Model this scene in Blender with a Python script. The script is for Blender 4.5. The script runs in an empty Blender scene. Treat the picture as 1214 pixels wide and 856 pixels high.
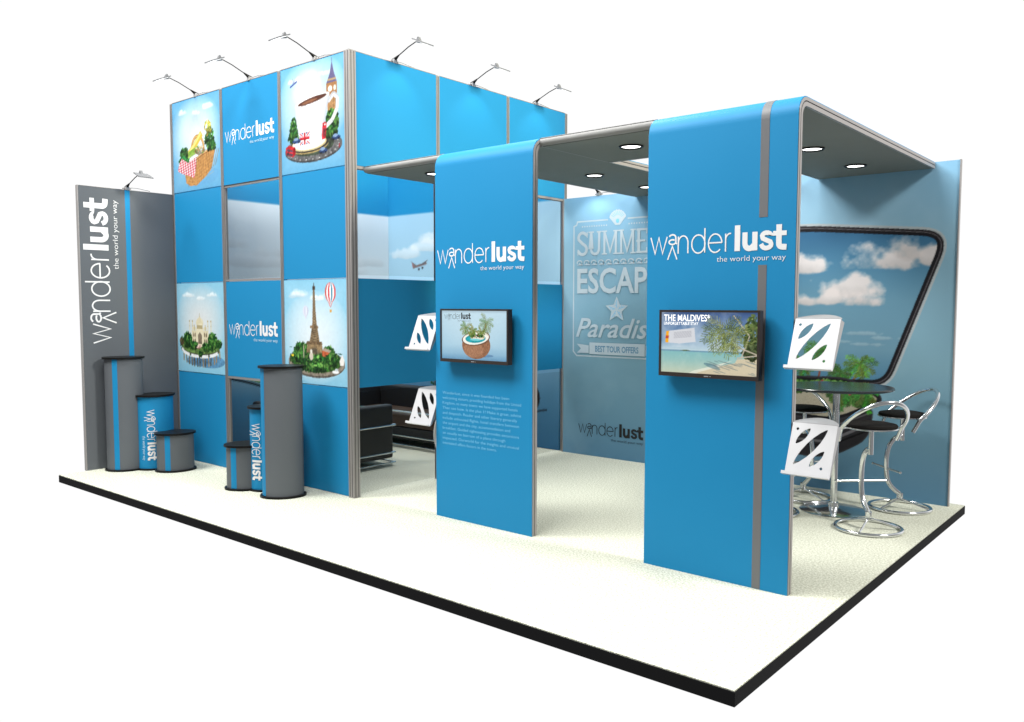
import bpy, math, random
import numpy as np
from mathutils import Vector, Matrix, geometry
random.seed(7); RNG = np.random.default_rng(11)
PI = math.pi
S = bpy.context.scene
COL = S.collection

# ------------------------------------------------------------------ colour
def lin(c):
    return tuple((x/255/12.92) if x/255 <= .04045 else ((x/255+.055)/1.055)**2.4 for x in c)

def mat(name, rgb, rough=.5, metal=0., var=.04, scale=30., bump=0., bscale=200., spec=.5, coat=0.):
    m = bpy.data.materials.new(name); m.use_nodes = True
    nt = m.node_tree; b = nt.nodes['Principled BSDF']
    c = lin(rgb)
    tc = nt.nodes.new('ShaderNodeTexCoord')
    n = nt.nodes.new('ShaderNodeTexNoise'); n.inputs['Scale'].default_value = scale; n.inputs['Detail'].default_value = 4
    nt.links.new(tc.outputs['Object'], n.inputs['Vector'])
    mx = nt.nodes.new('ShaderNodeMix'); mx.data_type = 'RGBA'
    mx.inputs[6].default_value = (*[x*(1-var) for x in c], 1); mx.inputs[7].default_value = (*[min(1, x*(1+var)) for x in c], 1)
    nt.links.new(n.outputs['Fac'], mx.inputs[0]); nt.links.new(mx.outputs[2], b.inputs['Base Color'])
    mr = nt.nodes.new('ShaderNodeMapRange'); mr.inputs[3].default_value = max(0, rough-.06); mr.inputs[4].default_value = min(1, rough+.06)
    nt.links.new(n.outputs['Fac'], mr.inputs[0]); nt.links.new(mr.outputs[0], b.inputs['Roughness'])
    b.inputs['Metallic'].default_value = metal; b.inputs['Specular IOR Level'].default_value = spec
    b.inputs['Coat Weight'].default_value = coat
    if bump:
        n2 = nt.nodes.new('ShaderNodeTexNoise'); n2.inputs['Scale'].default_value = bscale; n2.inputs['Detail'].default_value = 3
        nt.links.new(tc.outputs['Object'], n2.inputs['Vector'])
        bp = nt.nodes.new('ShaderNodeBump'); bp.inputs['Strength'].default_value = bump; bp.inputs['Distance'].default_value = .01
        nt.links.new(n2.outputs['Fac'], bp.inputs['Height']); nt.links.new(bp.outputs[0], b.inputs['Normal'])
    return m

M = {}
M['blue'] = mat('blue_laminate', (28, 125, 174), .5, var=.015, scale=3, spec=.16)
M['grey'] = mat('grey_laminate', (92, 96, 101), .5, var=.02, scale=4, spec=.16)
M['stripe_grey'] = mat('grey_print', (104, 105, 108), .45, var=.01, spec=.35)
M['alu'] = mat('anodised_aluminium', (150, 146, 145), .42, .35, var=.03, scale=20)
M['alu_dark'] = mat('shadow_groove', (48, 48, 50), .5, .3)
M['alu_white'] = mat('bright_aluminium', (222, 220, 220), .35, .35)
M['white'] = mat('white_print', (222, 221, 222), .5, var=.01)
M['white_metal'] = mat('white_powder_coat', (192, 192, 195), .35, .1, var=.02, scale=15)
M['grey_metal'] = mat('grey_powder_coat', (150, 150, 152), .4, .2)
M['pale'] = mat('pale_print', (184, 198, 206), .5, var=.03, scale=25)
M['tagp'] = mat('soft_white_print', (196, 224, 238), .5, var=.01)
M['para'] = mat('light_blue_print', (120, 190, 226), .5, var=.01)
M['black'] = mat('black_plastic', (20, 19, 19), .4, var=.05, spec=.15)
M['ink'] = mat('black_print', (22, 22, 24), .5, var=.01)
M['edge'] = mat('platform_black_edge', (30, 30, 31), .7, var=.04, scale=12, spec=.04)
M['ceil'] = mat('ceiling_fabric', (118, 122, 117), .7, var=.02, scale=6)
M['leather'] = mat('black_leather', (30, 29, 30), .55, var=.15, scale=40, bump=.2, bscale=120)
M['brown'] = mat('brown_leather', (70, 52, 40), .55, var=.15, scale=20, bump=.15)
M['seat'] = mat('black_fabric_seat', (24, 22, 21), .9, var=.5, scale=400, bump=.3, bscale=300, spec=.15)
M['chrome'] = mat('chrome', (222, 224, 226), .17, 1., var=.01)
M['lamp_grey'] = mat('lamp_grey_paint', (104, 105, 108), .5, var=.03, spec=.2)
M['rail'] = mat('satin_rail', (150, 150, 149), .5, var=.03, spec=.2)
M['ring'] = mat('black_ring', (14, 14, 15), .4, .2)
M['bezel'] = mat('screen_bezel', (50, 44, 42), .35, var=.05, spec=.2)
M['table'] = mat('table_black_top', (40, 46, 50), .22, var=.05, scale=10, spec=.5)

def carpet():
    m = bpy.data.materials.new('cream_carpet'); m.use_nodes = True
    nt = m.node_tree; b = nt.nodes['Principled BSDF']; b.inputs['Roughness'].default_value = .95; b.inputs['Specular IOR Level'].default_value = .1
    tc = nt.nodes.new('ShaderNodeTexCoord')
    n = nt.nodes.new('ShaderNodeTexNoise'); n.inputs['Scale'].default_value = 75; n.inputs['Detail'].default_value = 5; n.inputs['Roughness'].default_value = .75
    nt.links.new(tc.outputs['Object'], n.inputs['Vector'])
    r = nt.nodes.new('ShaderNodeValToRGB'); r.color_ramp.elements[0].position = .40; r.color_ramp.elements[1].position = .58
    r.color_ramp.elements[0].color = (.37, .375, .285, 1); r.color_ramp.elements[1].color = (.70, .71, .62, 1)
    nt.links.new(n.outputs['Fac'], r.inputs[0])
    nt.links.new(r.outputs[0], b.inputs['Base Color'])
    n2 = nt.nodes.new('ShaderNodeTexNoise'); n2.inputs['Scale'].default_value = 150; n2.inputs['Detail'].default_value = 2
    nt.links.new(tc.outputs['Object'], n2.inputs['Vector'])
    bp = nt.nodes.new('ShaderNodeBump'); bp.inputs['Strength'].default_value = .5; bp.inputs['Distance'].default_value = .01
    nt.links.new(n2.outputs['Fac'], bp.inputs['Height']); nt.links.new(bp.outputs[0], b.inputs['Normal'])
    return m
M['carpet'] = carpet()

def printmat(name, emit=0.):
    m = bpy.data.materials.new(name); m.use_nodes = True
    nt = m.node_tree; b = nt.nodes['Principled BSDF']
    a = nt.nodes.new('ShaderNodeAttribute'); a.attribute_name = 'Col'
    nt.links.new(a.outputs['Color'], b.inputs['Base Color'])
    b.inputs['Roughness'].default_value = .5; b.inputs['Specular IOR Level'].default_value = .15
    if emit:
        mx = nt.nodes.new('ShaderNodeMix'); mx.data_type = 'RGBA'; mx.blend_type = 'MULTIPLY'; mx.inputs[0].default_value = 1
        mx.inputs[7].default_value = (.25, .25, .25, 1)
        nt.links.new(a.outputs['Color'], mx.inputs[6]); nt.links.new(mx.outputs[2], b.inputs['Base Color'])
        nt.links.new(a.outputs['Color'], b.inputs['Emission Color']); b.inputs['Emission Strength'].default_value = emit
        b.inputs['Roughness'].default_value = .25
    return m
M['print'] = printmat('printed_graphic'); M['screen'] = printmat('lit_screen', .8)

def emis(name, rgb, s):
    m = bpy.data.materials.new(name); m.use_nodes = True
    b = m.node_tree.nodes['Principled BSDF']; b.inputs['Base Color'].default_value = (.8, .8, .8, 1)
    b.inputs['Emission Color'].default_value = (*rgb, 1); b.inputs['Emission Strength'].default_value = s
    return m
M['lamp'] = emis('lamp_glow', (1, .99, .96), 2.2)

def glassmat():
    m = bpy.data.materials.new('smoked_glass'); m.use_nodes = True
    nt = m.node_tree; nt.nodes.clear()
    o = nt.nodes.new('ShaderNodeOutputMaterial'); mx = nt.nodes.new('ShaderNodeMixShader')
    t = nt.nodes.new('ShaderNodeBsdfTransparent'); t.inputs[0].default_value = (.92, .92, .91, 1)
    g = nt.nodes.new('ShaderNodeBsdfGlossy'); g.inputs['Roughness'].default_value = .03; g.inputs[0].default_value = (.9, .9, .9, 1)
    lw = nt.nodes.new('ShaderNodeLayerWeight'); lw.inputs[0].default_value = .12
    mr = nt.nodes.new('ShaderNodeMath'); mr.operation = 'MULTIPLY'; mr.inputs[1].default_value = .25
    nt.links.new(lw.outputs['Fresnel'], mr.inputs[0]); nt.links.new(mr.outputs[0], mx.inputs[0])
    nt.links.new(t.outputs[0], mx.inputs[1]); nt.links.new(g.outputs[0], mx.inputs[2]); nt.links.new(mx.outputs[0], o.inputs[0])
    return m
M['glass'] = glassmat()

# ------------------------------------------------------------------ objects
ORG = {}
def tag(o, label=None, cat=None, group=None, kind=None):
    if label: o['label'] = label
    if cat: o['category'] = cat
    if group: o['group'] = group
    if kind: o['kind'] = kind
    return o
def thing(name, loc, label, cat, group=None, rz=0.):
    o = bpy.data.objects.new(name, None); COL.objects.link(o); o.location = loc; o.rotation_euler.z = rz
    o.empty_display_size = .1
    ORG[o.name] = Vector(loc)
    return tag(o, label, cat, group)

class MB:
    """collects geometry; build() links it as one mesh object"""
    def __init__(s): s.v = []; s.f = []; s.m = []; s.mats = []; s.smooth = []
    def mi(s, m):
        if m not in s.mats: s.mats.append(m)
        return s.mats.index(m)
    def add(s, vs, fs, m, smooth=False):
        b = len(s.v); s.v += [tuple(x) for x in vs]; k = s.mi(m)
        for f in fs: s.f.append([b+i for i in f]); s.m.append(k); s.smooth.append(smooth)
        return s
    def box(s, x0, y0, z0, x1, y1, z1, m):
        x0, x1 = sorted((x0, x1)); y0, y1 = sorted((y0, y1)); z0, z1 = sorted((z0, z1))
        vs = [(x, y, z) for z in (z0, z1) for y in (y0, y1) for x in (x0, x1)]
        return s.add(vs, [(0, 2, 3, 1), (4, 5, 7, 6), (0, 1, 5, 4), (2, 6, 7, 3), (0, 4, 6, 2), (1, 3, 7, 5)], m)
    def tube(s, pts, r, m, n=10, closed=False, cap=True):
        pts = [Vector(p) for p in pts]; N = len(pts); rings = []; up = None
        rr = r if isinstance(r, (list, tuple)) else [r]*N
        for i, p in enumerate(pts):
            if closed: d = (pts[(i+1) % N]-pts[i-1]).normalized()
            else: d = (pts[min(i+1, N-1)]-pts[max(i-1, 0)]).normalized()
            if up is None:
                up = Vector((0, 0, 1)) if abs(d.z) < .9 else Vector((1, 0, 0))
            a = (up-d*up.dot(d)).normalized(); b = d.cross(a); up = a
            rings.append([p+(a*math.cos(2*PI*k/n)+b*math.sin(2*PI*k/n))*rr[i] for k in range(n)])
        vs = [v for R in rings for v in R]; fs = []
        L = N if closed else N-1
        for i in range(L):
            j = (i+1) % N
            for k in range(n):
                k2 = (k+1) % n; fs.append((i*n+k, i*n+k2, j*n+k2, j*n+k))
        if cap and not closed: fs += [tuple(range(n))[::-1], tuple((N-1)*n+k for k in range(n))]
        return s.add(vs, fs, m, True)
    def lathe(s, prof, c, m, n=40, smooth=True, cap=True):
        """prof: (r, z) list; c: centre"""
        vs = []; fs = []
        for r, z in prof: vs += [(c[0]+r*math.cos(2*PI*k/n), c[1]+r*math.sin(2*PI*k/n), c[2]+z) for k in range(n)]
        for i in range(len(prof)-1):
            for k in range(n):
                k2 = (k+1) % n; fs.append((i*n+k, i*n+k2, (i+1)*n+k2, (i+1)*n+k))
        if cap and prof[0][0] > 1e-5: fs.append(tuple(range(n))[::-1])
        if cap and prof[-1][0] > 1e-5: fs.append(tuple((len(prof)-1)*n+k for k in range(n)))
        return s.add(vs, fs, m, smooth)
    def prism(s, outline, z0, z1, m, f=lambda p, z: (p[0], p[1], z), smooth=False):
        n = len(outline); vs = [f(p, z0) for p in outline]+[f(p, z1) for p in outline]
        tri = geometry.tessellate_polygon([[Vector((p[0], p[1], 0)) for p in outline]])
        fs = [tuple(t)[::-1] for t in tri]+[tuple(i+n for i in t) for t in tri]
        s.add(vs, fs, m)
        vs2 = list(vs); return s.add(vs2, [(i, (i+1) % n, n+(i+1) % n, n+i) for i in range(n)], m, smooth)
    def build(s, name, parent=None, bevel=0., seg=2, label=None):
        off = ORG.get(parent.name, Vector()) if parent else Vector()
        me = bpy.data.meshes.new(name)
        me.from_pydata([tuple(Vector(v)-off) for v in s.v], [], s.f)
        for m in s.mats: me.materials.append(m)
        me.polygons.foreach_set('material_index', s.m); me.polygons.foreach_set('use_smooth', s.smooth)
        me.update()
        o = bpy.data.objects.new(name, me); COL.objects.link(o)
        if parent: o.parent = parent
        ORG[o.name] = off
        if any(s.smooth):
            try: me.set_sharp_from_angle(angle=math.radians(40))
            except Exception: pass
        if bevel:
            bv = o.modifiers.new('bevel', 'BEVEL'); bv.width = bevel; bv.segments = seg; bv.limit_method = 'ANGLE'; bv.angle_limit = math.radians(40)
        if label: o['label'] = label
        return o
def children(o): return [c for c in COL.objects if c.parent == o]
def copy_tree(o, parent=None):
    c = o.copy(); COL.objects.link(c)
    if parent: c.parent = parent
    for ch in children(o): copy_tree(ch, c)
    return c

# ------------------------------------------------------------------ print canvas (colours per vertex of a fine grid)
def fbm(w, h, sc, octv=4, seed=0):
    r = np.random.default_rng(seed); out = np.zeros((h, w)); amp = 1; tot = 0
    yy, xx = np.mgrid[0:h, 0:w]; xx = xx/w*sc; yy = yy/w*sc
    for o in range(octv):
        g = r.random((int(yy.max())+3, int(xx.max())+3)); xi = xx.astype(int); yi = yy.astype(int); fx = xx-xi; fy = yy-yi
        fx = fx*fx*(3-2*fx); fy = fy*fy*(3-2*fy)
        v = g[yi, xi]*(1-fx)*(1-fy)+g[yi, xi+1]*fx*(1-fy)+g[yi+1, xi]*(1-fx)*fy+g[yi+1, xi+1]*fx*fy
        out += v*amp; tot += amp; amp *= .55; xx = xx*2; yy = yy*2
    return out/tot
class Canvas:
    def __init__(s, w, h, res):
        s.w = w; s.h = h; s.nx = max(8, int(w/res)); s.ny = max(8, int(h/res)); s.k = 2
        s.W = s.nx*2; s.H = s.ny*2
        s.a = np.zeros((s.H, s.W, 3)); yy, xx = np.mgrid[0:s.H, 0:s.W]
        s.u = (xx+.5)/s.W; s.v = (yy+.5)/s.H; s.asp = h/w
    def blend(s, mask, col):
        col = np.array(col, float)
        if col.ndim == 1: col = col[None, None, :]
        s.a = s.a*(1-mask[..., None])+col*mask[..., None]
    def fill(s, c): s.a[:] = c
    def vgrad(s, stops, vs):
        for i in range(3): s.a[..., i] = np.interp(s.v, vs, [c[i] for c in stops])
    def radial(s, cx, cy, rx, ry, col, power=1., al=1.):
        d = np.sqrt(((s.u-cx)/rx)**2+((s.v-cy)/ry)**2); s.blend(np.clip(1-d, 0, 1)**power*al, col)
    def poly(s, pts, col, al=1., tex=0., seed=1):
        P = np.array(pts, float); x0, y0 = P.min(0); x1, y1 = P.max(0)
        i0 = max(0, int(x0*s.W)-1); i1 = min(s.W, int(x1*s.W)+2); j0 = max(0, int(y0*s.H)-1); j1 = min(s.H, int(y1*s.H)+2)
        if i1 <= i0 or j1 <= j0: return
        X = s.u[j0:j1, i0:i1]; Y = s.v[j0:j1, i0:i1]; ins = np.zeros(X.shape, bool)
        n = len(P)
        for i in range(n):
            xa, ya = P[i]; xb, yb = P[(i+1) % n]
            if ya == yb: continue
            c = ((ya > Y) != (yb > Y)) & (X < (xb-xa)*(Y-ya)/(yb-ya)+xa); ins ^= c
        m = ins*al; c = np.array(col, float)
        sub = s.a[j0:j1, i0:i1]
        cc = c[None, None, :]
        if tex: cc = cc*(1+tex*(np.random.default_rng(seed).random(X.shape)[..., None]-.5))
        s.a[j0:j1, i0:i1] = sub*(1-m[..., None])+cc*m[..., None]
    def ell(s, cx, cy, rx, ry, col, al=1., rot=0., a0=0, a1=360, n=36, tex=0):
        t = np.radians(np.linspace(a0, a1, n)); c, r = math.cos(rot), math.sin(rot)
        s.poly([(cx+rx*math.cos(x)*c-ry*math.sin(x)*r*s.asp, cy+(rx*math.cos(x)*r/s.asp+ry*math.sin(x)*c)) for x in t], col, al, tex)
    def line(s, pts, w, col, al=1.):
        """w in units of canvas width"""
        for (xa, ya), (xb, yb) in zip(pts[:-1], pts[1:]):
            dx, dy = xb-xa, (yb-ya)*s.asp; L = math.hypot(dx, dy) or 1; nx, ny = -dy/L*w/2, dx/L*w/2
            s.poly([(xa+nx, ya+ny/s.asp), (xb+nx, yb+ny/s.asp), (xb-nx, yb-ny/s.asp), (xa-nx, ya-ny/s.asp)], col, al)
    def cloud(s, cx, cy, rx, ry, col=(250, 250, 250), al=.9, seed=3, sc=14, flat=True, soft=2.2):
        f = fbm(s.W, s.H, sc, 5, seed); d = np.sqrt(((s.u-cx)/rx)**2+((s.v-cy)/ry)**2)
        if flat: d = d+np.clip((cy-ry*.35-s.v)/ry, 0, 9)*2
        m = np.clip((1.0-d+(f-.5)*2.2)*soft, 0, 1)*al*(d < 1.9)
        sh = .82+.18*np.clip((s.v-cy)/ry*.8+.6+(f-.5), 0, 1)
        s.blend(m, np.array(col)[None, None, :]*sh[..., None])
    def leaves(s, cx, cy, rx, ry, n, size, cols, seed=1, al=1.):
        r = random.Random(seed)
        for _ in range(n):
            t = r.random()*2*PI; q = math.sqrt(r.random()); x = cx+rx*q*math.cos(t); y = cy+ry*q*math.sin(t)
            c = r.choice(cols); k = (.62+.4*r.random())*(1+.28*(y-cy)/ry)*1.08
            c = tuple(min(255, v*k) for v in c); a = r.random()*PI
            s.ell(x, y, size*(.5+r.random()), size*.5/s.asp*(.5+r.random()), c, al, a, n=9)
    def frond(s, x, y, ang, L, col, droop=.8, w=.02, seed=0):
        """feathered palm frond"""
        r = random.Random(seed); px, py = x, y; pts = [(x, y)]; a = ang
        N = 10
        for i in range(N):
            a -= droop/N*(1 if math.cos(ang) > 0 else -1); px += math.cos(a)*L/N; py += math.sin(a)*L/N/s.asp; pts.append((px, py))
            for sd in (-1, 1):
                b = a+sd*(.7+.3*r.random()); l = L*.30*(1-abs(i/N-.4)); k = .75+.5*r.random()
                s.line([(px, py), (px+math.cos(b)*l, py+math.sin(b)*l/s.asp-.15*l)], w*.45, tuple(c*k for c in col))
        s.line(pts, w*.35, tuple(c*.9 for c in col))
    def grade(s, gain=1., sat=1., grain=.06, contrast=1., seed=5):
        g = s.a.mean(2, keepdims=True); a = g+(s.a-g)*sat
        a = 128+(a-128)*contrast; a = a*gain
        n = fbm(s.W, s.H, s.nx/3, 2, seed)[..., None]-.5
        dark = np.clip((165-g)/90, 0, 1)*np.clip((s.v[..., None] < .62)*1., 0, 1)+.04; s.a = np.clip(a*(1+n*grain*4*dark), 0, 255); return s
    def build(s, name, org, U, V, parent, m, label=None):
        a = s.a.reshape(s.ny, 2, s.nx, 2, 3).mean((1, 3))/255
        a = np.clip(a, 0, 1); a = np.where(a <= .04045, a/12.92, ((a+.055)/1.055)**2.4)
        nx, ny = s.nx, s.ny
        off = ORG.get(parent.name, Vector()); o0 = np.array(Vector(org)-off); U = np.array(U); V = np.array(V)
        X = (np.arange(nx)+0.)/(nx-1)*s.w; Y = (np.arange(ny)+0.)/(ny-1)*s.h
        co = o0[None, None]+X[None, :, None]*U+Y[:, None, None]*V
        idx = np.arange(nx*ny).reshape(ny, nx)
        q = np.stack([idx[:-1, :-1], idx[:-1, 1:], idx[1:, 1:], idx[1:, :-1]], -1).reshape(-1, 4)
        me = bpy.data.meshes.new(name); me.vertices.add(nx*ny); me.vertices.foreach_set('co', co.astype(np.float32).ravel())
        me.loops.add(q.size); me.loops.foreach_set('vertex_index', q.astype(np.int32).ravel())
        me.polygons.add(len(q)); me.polygons.foreach_set('loop_start', np.arange(0, q.size, 4, dtype=np.int32))
        try: me.polygons.foreach_set('loop_total', np.full(len(q), 4, dtype=np.int32))
        except Exception: pass
        me.update(calc_edges=True)
        at = me.color_attributes.new('Col', 'FLOAT_COLOR', 'POINT')
        at.data.foreach_set('color', np.concatenate([a.reshape(-1, 3), np.ones((nx*ny, 1))], 1).astype(np.float32).ravel())
        me.materials.append(m); me.validate()
        o = bpy.data.objects.new(name, me); COL.objects.link(o); o.parent = parent; ORG[o.name] = off
        if label: o['label'] = label
        return o

# ------------------------------------------------------------------ lettering
class Sheet:
    """draws flat printed shapes on a surface given by fmap(u, v, lift)"""
    def __init__(s, fmap, dense=0): s.f = fmap; s.mb = MB(); s.k = 0; s.dense = dense
    def lift(s): s.k += 1; return (.0026 if s.dense else .0012)+s.k*.00006
    def poly(s, pts, m):
        l = s.lift(); vs = [s.f(u, v, l) for u, v in pts]
        tri = geometry.tessellate_polygon([[Vector((p[0], p[1], 0)) for p in pts]]); s.mb.add(vs, [tuple(t) for t in tri], m)
    def stroke(s, pts, w, m, closed=False):
        if s.dense:
            q = []
            for a, b in zip(pts[:-1], pts[1:]):
                m_ = max(1, int(math.hypot(b[0]-a[0], b[1]-a[1])/s.dense)); q += [(a[0]+(b[0]-a[0])*k/m_, a[1]+(b[1]-a[1])*k/m_) for k in range(m_)]
            pts = q+[pts[-1]]
        P = [Vector(p) for p in pts]; n = len(P); l = s.lift(); A = []; B = []
        for i, p in enumerate(P):
            if closed: d0 = (p-P[i-1]).normalized(); d1 = (P[(i+1) % n]-p).normalized()
            else:
                d0 = (p-P[i-1]).normalized() if i > 0 else (P[1]-p).normalized()
                d1 = (P[i+1]-p).normalized() if i < n-1 else d0
            d = (d0+d1).normalized() if (d0+d1).length > 1e-6 else d1
            nn = Vector((-d.y, d.x)); c = max(.45, nn.dot(Vector((-d1.y, d1.x)))); h = w/2/c
            A.append(s.f(*(p+nn*h), l)); B.append(s.f(*(p-nn*h), l))
        fs = [(i, (i+1) % n, n+(i+1) % n, n+i) for i in range(n if closed else n-1)]
        s.mb.add(A+B, fs, m)
    def text(s, txt, u0, v0, w, h, m, bold=0., shear=0., spacing=1.):
        """fit the string in a w x h box whose lower left corner (baseline) is u0, v0; h = cap height"""
        l = s.lift()
        def outline(t):
            cd = bpy.data.curves.new('t', 'FONT'); cd.body = t; cd.size = 1; cd.offset = bold; cd.shear = shear; cd.space_character = spacing
            cd.resolution_u = 3
            ob = bpy.data.objects.new('t', cd); COL.objects.link(ob)
            dg = bpy.context.evaluated_depsgraph_get(); dg.update()
            me = ob.evaluated_get(dg).to_mesh(); vs = [v.co.copy() for v in me.vertices]; fs = [tuple(p.vertices) for p in me.polygons]
            ob.evaluated_get(dg).to_mesh_clear(); bpy.data.objects.remove(ob); bpy.data.curves.remove(cd); return vs, fs
        vs, fs = outline(txt)
        if not vs: return
        cap = .729+bold*2
        x0 = min(v.x for v in vs); x1 = max(v.x for v in vs); k = w/(x1-x0)
        s.mb.add([s.f(u0+(v.x-x0)*k, v0+v.y/cap*h, l) for v in vs], fs, m)
    def arc(s, cx, cy, rx, ry, a0, a1, n=14): return [(cx+rx*math.cos(math.radians(a0+(a1-a0)*i/n)), cy+ry*math.sin(math.radians(a0+(a1-a0)*i/n))) for i in range(n+1)]
    def logo(s, u0, v0, W, m, mt=None, wt=.0095):
        """the wanderlust wordmark; u0, v0 = left end of the baseline, W = width"""
        f = lambda pts: [(u0+x*W, v0+y*W) for x, y in pts]; t = wt*W; mt = mt or m
        s.stroke(f([(.003, .121), (.038, .004), (.068, .119), (.098, .004), (.134, .121)]), t, m)
        # raised a over an open peak
        s.stroke(f([(.151, .120)]+s.arc(.176, .113, .026, .020, 150, 0, 8)+[(.203, .075), (.213, .068)]), t*1.15, m)
        s.stroke(f(s.arc(.176, .082, .027, .0165, 50, 330, 10)), t*1.15, m)
        s.stroke(f([(.140, -.040), (.176, .052), (.213, -.040)]), t, m)
        s.stroke(f([(.222, .118), (.222, .0)]), t, m)
        s.stroke(f([(.222, .070)]+s.arc(.260, .075, .037, .046, 175, 0, 10)+[(.297, .0)]), t, m)
        s.stroke(f(s.arc(.376, .060, .050, .062, 0, 360, 24)[:-1]), t, m, True)
        s.stroke(f([(.424, .166), (.424, .0)]), t, m)
        s.stroke(f([(.452, .063), (.550, .063)]), t, m)
        s.stroke(f(s.arc(.501, .060, .049, .062, 0, 318, 22)), t, m)
        s.stroke(f([(.577, .120), (.577, .0)]), t, m)
        s.stroke(f([(.577, .075)]+s.arc(.612, .078, .035, .042, 170, 85, 6)), t, m)
        b = .0385*W
        s.stroke(f([(.661, .170), (.661, .0)]), b, m)
        s.stroke(f([(.714, .121), (.714, .055)]+s.arc(.745, .050, .031, .036, 180, 300, 7)+[(.775, .035)]), b*.93, m)
        s.stroke(f([(.783, .121), (.783, .0)]), b*.93, m)
        s.stroke(f([(.889, .094)]+s.arc(.862, .090, .030, .021, 20, 175, 6)+[(.838, .075), (.862, .063), (.888, .052)]+s.arc(.862, .035, .032, .023, 20, -150, 8)+[(.826, .040)]), b*.78, m)
        s.stroke(f([(.905, .104), (.995, .104)]), .030*W, m)
        s.stroke(f([(.945, .160), (.945, .045)]+s.arc(.968, .038, .023, .022, 190, 270, 5)+[(.996, .014)]), b*.95, m)
        s.text('the world your way', u0+.515*W, v0-.066*W, .478*W, .037*W, mt, -.007)
    def build(s, name, parent, label=None): return s.mb.build(name, parent, label=label)
def plane(O, U, V, N):
    O, U, V, N = map(Vector, (O, U, V, N))
    return lambda u, v, l: O+U*u+V*v+N*l

# ================================================================== the platform
def platform():
    L, W, T = 7.458, 4.63, .078
    p = MB(); p.box(-L, 0, -T, 0, W, -.006, M['edge']); o = p.build('platform', None, .002); tag(o, kind='structure')
    c = MB(); c.box(-L+.004, .004, -.006, -.004, W-.004, 0, M['carpet']); o = c.build('floor', None); tag(o, kind='structure')
platform()

# ================================================================== pictures
def sky_pic(w, h, res, seed, edge=(122, 190, 228), mid=(196, 222, 236), glow=(244, 248, 250), gy=.5, gp=.75):
    c = Canvas(w, h, res); c.fill(edge)
    e = np.minimum(np.minimum(c.u, 1-c.u)*2.4, np.minimum(c.v, 1-c.v)*2.2); c.blend(np.clip(e*1.4, 0, 1)**.8*.75, mid)
    c.radial(.5, gy, .55, .45, glow, gp)
    for i in range(3): c.cloud(.25+.25*i, .86-.04*(i % 2), .13, .035, (250, 251, 252), .65, seed+i, 10)
    return c
GREEN = [(50, 108, 44), (78, 136, 56), (30, 78, 34), (104, 154, 72), (22, 56, 26), (40, 92, 40)]
def pic_basket(w, h):
    c = sky_pic(w, h, .0075, 3, (92, 168, 216), (148, 198, 226), (232, 238, 240), .58, .7)
    c.ell(.6, .14, .36, .10, (96, 164, 214), .55)
    c.leaves(.78, .52, .09, .10, 90, .028, GREEN, 1); c.leaves(.75, .64, .07, .08, 60, .02, [(206, 190, 76), (150, 168, 60), (224, 208, 100)], 2)
    body = [(.2, .36), (.28, .09), (.36, .055), (.5, .05), (.72, .145), (.8, .2), (.9, .42), (.6, .37), (.45, .31)]
    c.poly(body, (196, 140, 76), tex=.25)
    for i in range(16):
        u = .3+.037*i; c.line([(u+.03, .05+.012*i), (u+.05+.004*i, .40)], .010, (150, 98, 48), .55)
    for i in range(9):
        v = .1+.035*i; c.line([(.26, v), (.5, v-.03), (.86, v+.07)], .005, (224, 176, 112), .5)
    c.line([(.47, .325), (.62, .375), (.9, .425)], .03, (150, 100, 52)); c.line([(.47, .33), (.62, .38), (.9, .43)], .012, (222, 178, 118))
    t = [(.40+.16*math.cos(a)-.0, .40+.18*math.sin(a)) for a in np.linspace(PI, -.1, 22)]
    t = [(.53+.13*math.cos(a), .42+.16*math.sin(a)) for a in np.linspace(PI*1.02, 0, 24)]
    c.line(t, .035, (190, 132, 62)); c.line(t, .012, (230, 188, 110))
    c.line([(.28, .37), (.46, .47), (.62, .60)], .075, (226, 196, 70)); c.line([(.30, .39), (.46, .49), (.6, .6)], .03, (244, 226, 130))
    c.poly([(.28, .36), (.5, .42), (.56, .48), (.34, .43)], (132, 176, 62)); c.poly([(.3, .35), (.52, .40), (.54, .43), (.34, .39)], (150, 190, 80))
    c.poly([(.3, .31), (.52, .36), (.55, .40), (.34, .35)], (236, 240, 240))
    c.leaves(.24, .42, .08, .05, 110, .026, GREEN, 4); c.leaves(.24, .335, .10, .045, 110, .024, [(40, 130, 60), (60, 150, 70), (26, 96, 44)], 5)
    c.leaves(.58, .42, .10, .04, 80, .016, [(190, 150, 90), (228, 214, 180), (96, 150, 60), (160, 90, 60)], 6)
    c.leaves(.82, .44, .09, .04, 70, .026, GREEN, 7)
    cl = [(.13, .32), (.19, .37), (.33, .31), (.50, .36), (.49, .25), (.45, .135), (.33, .17), (.2, .2), (.1, .24)]
    c.poly(cl, (238, 236, 238))
    P = np.array(cl)
    ins = Canvas.__new__(Canvas); ins.__dict__.update(c.__dict__); ins.a = np.zeros_like(c.a); ins.poly(cl, (1, 1, 1)); mk = ins.a[..., 0]
    a = ((c.u*.9+c.v*.15)*22 % 1) < .5; b = ((c.v*1.6-c.u*.3)*22 % 1) < .5
    c.blend(mk*(a ^ b)*.0+mk*((a*1.+b*1.)*.46), (206, 38, 58))
    return c
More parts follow.
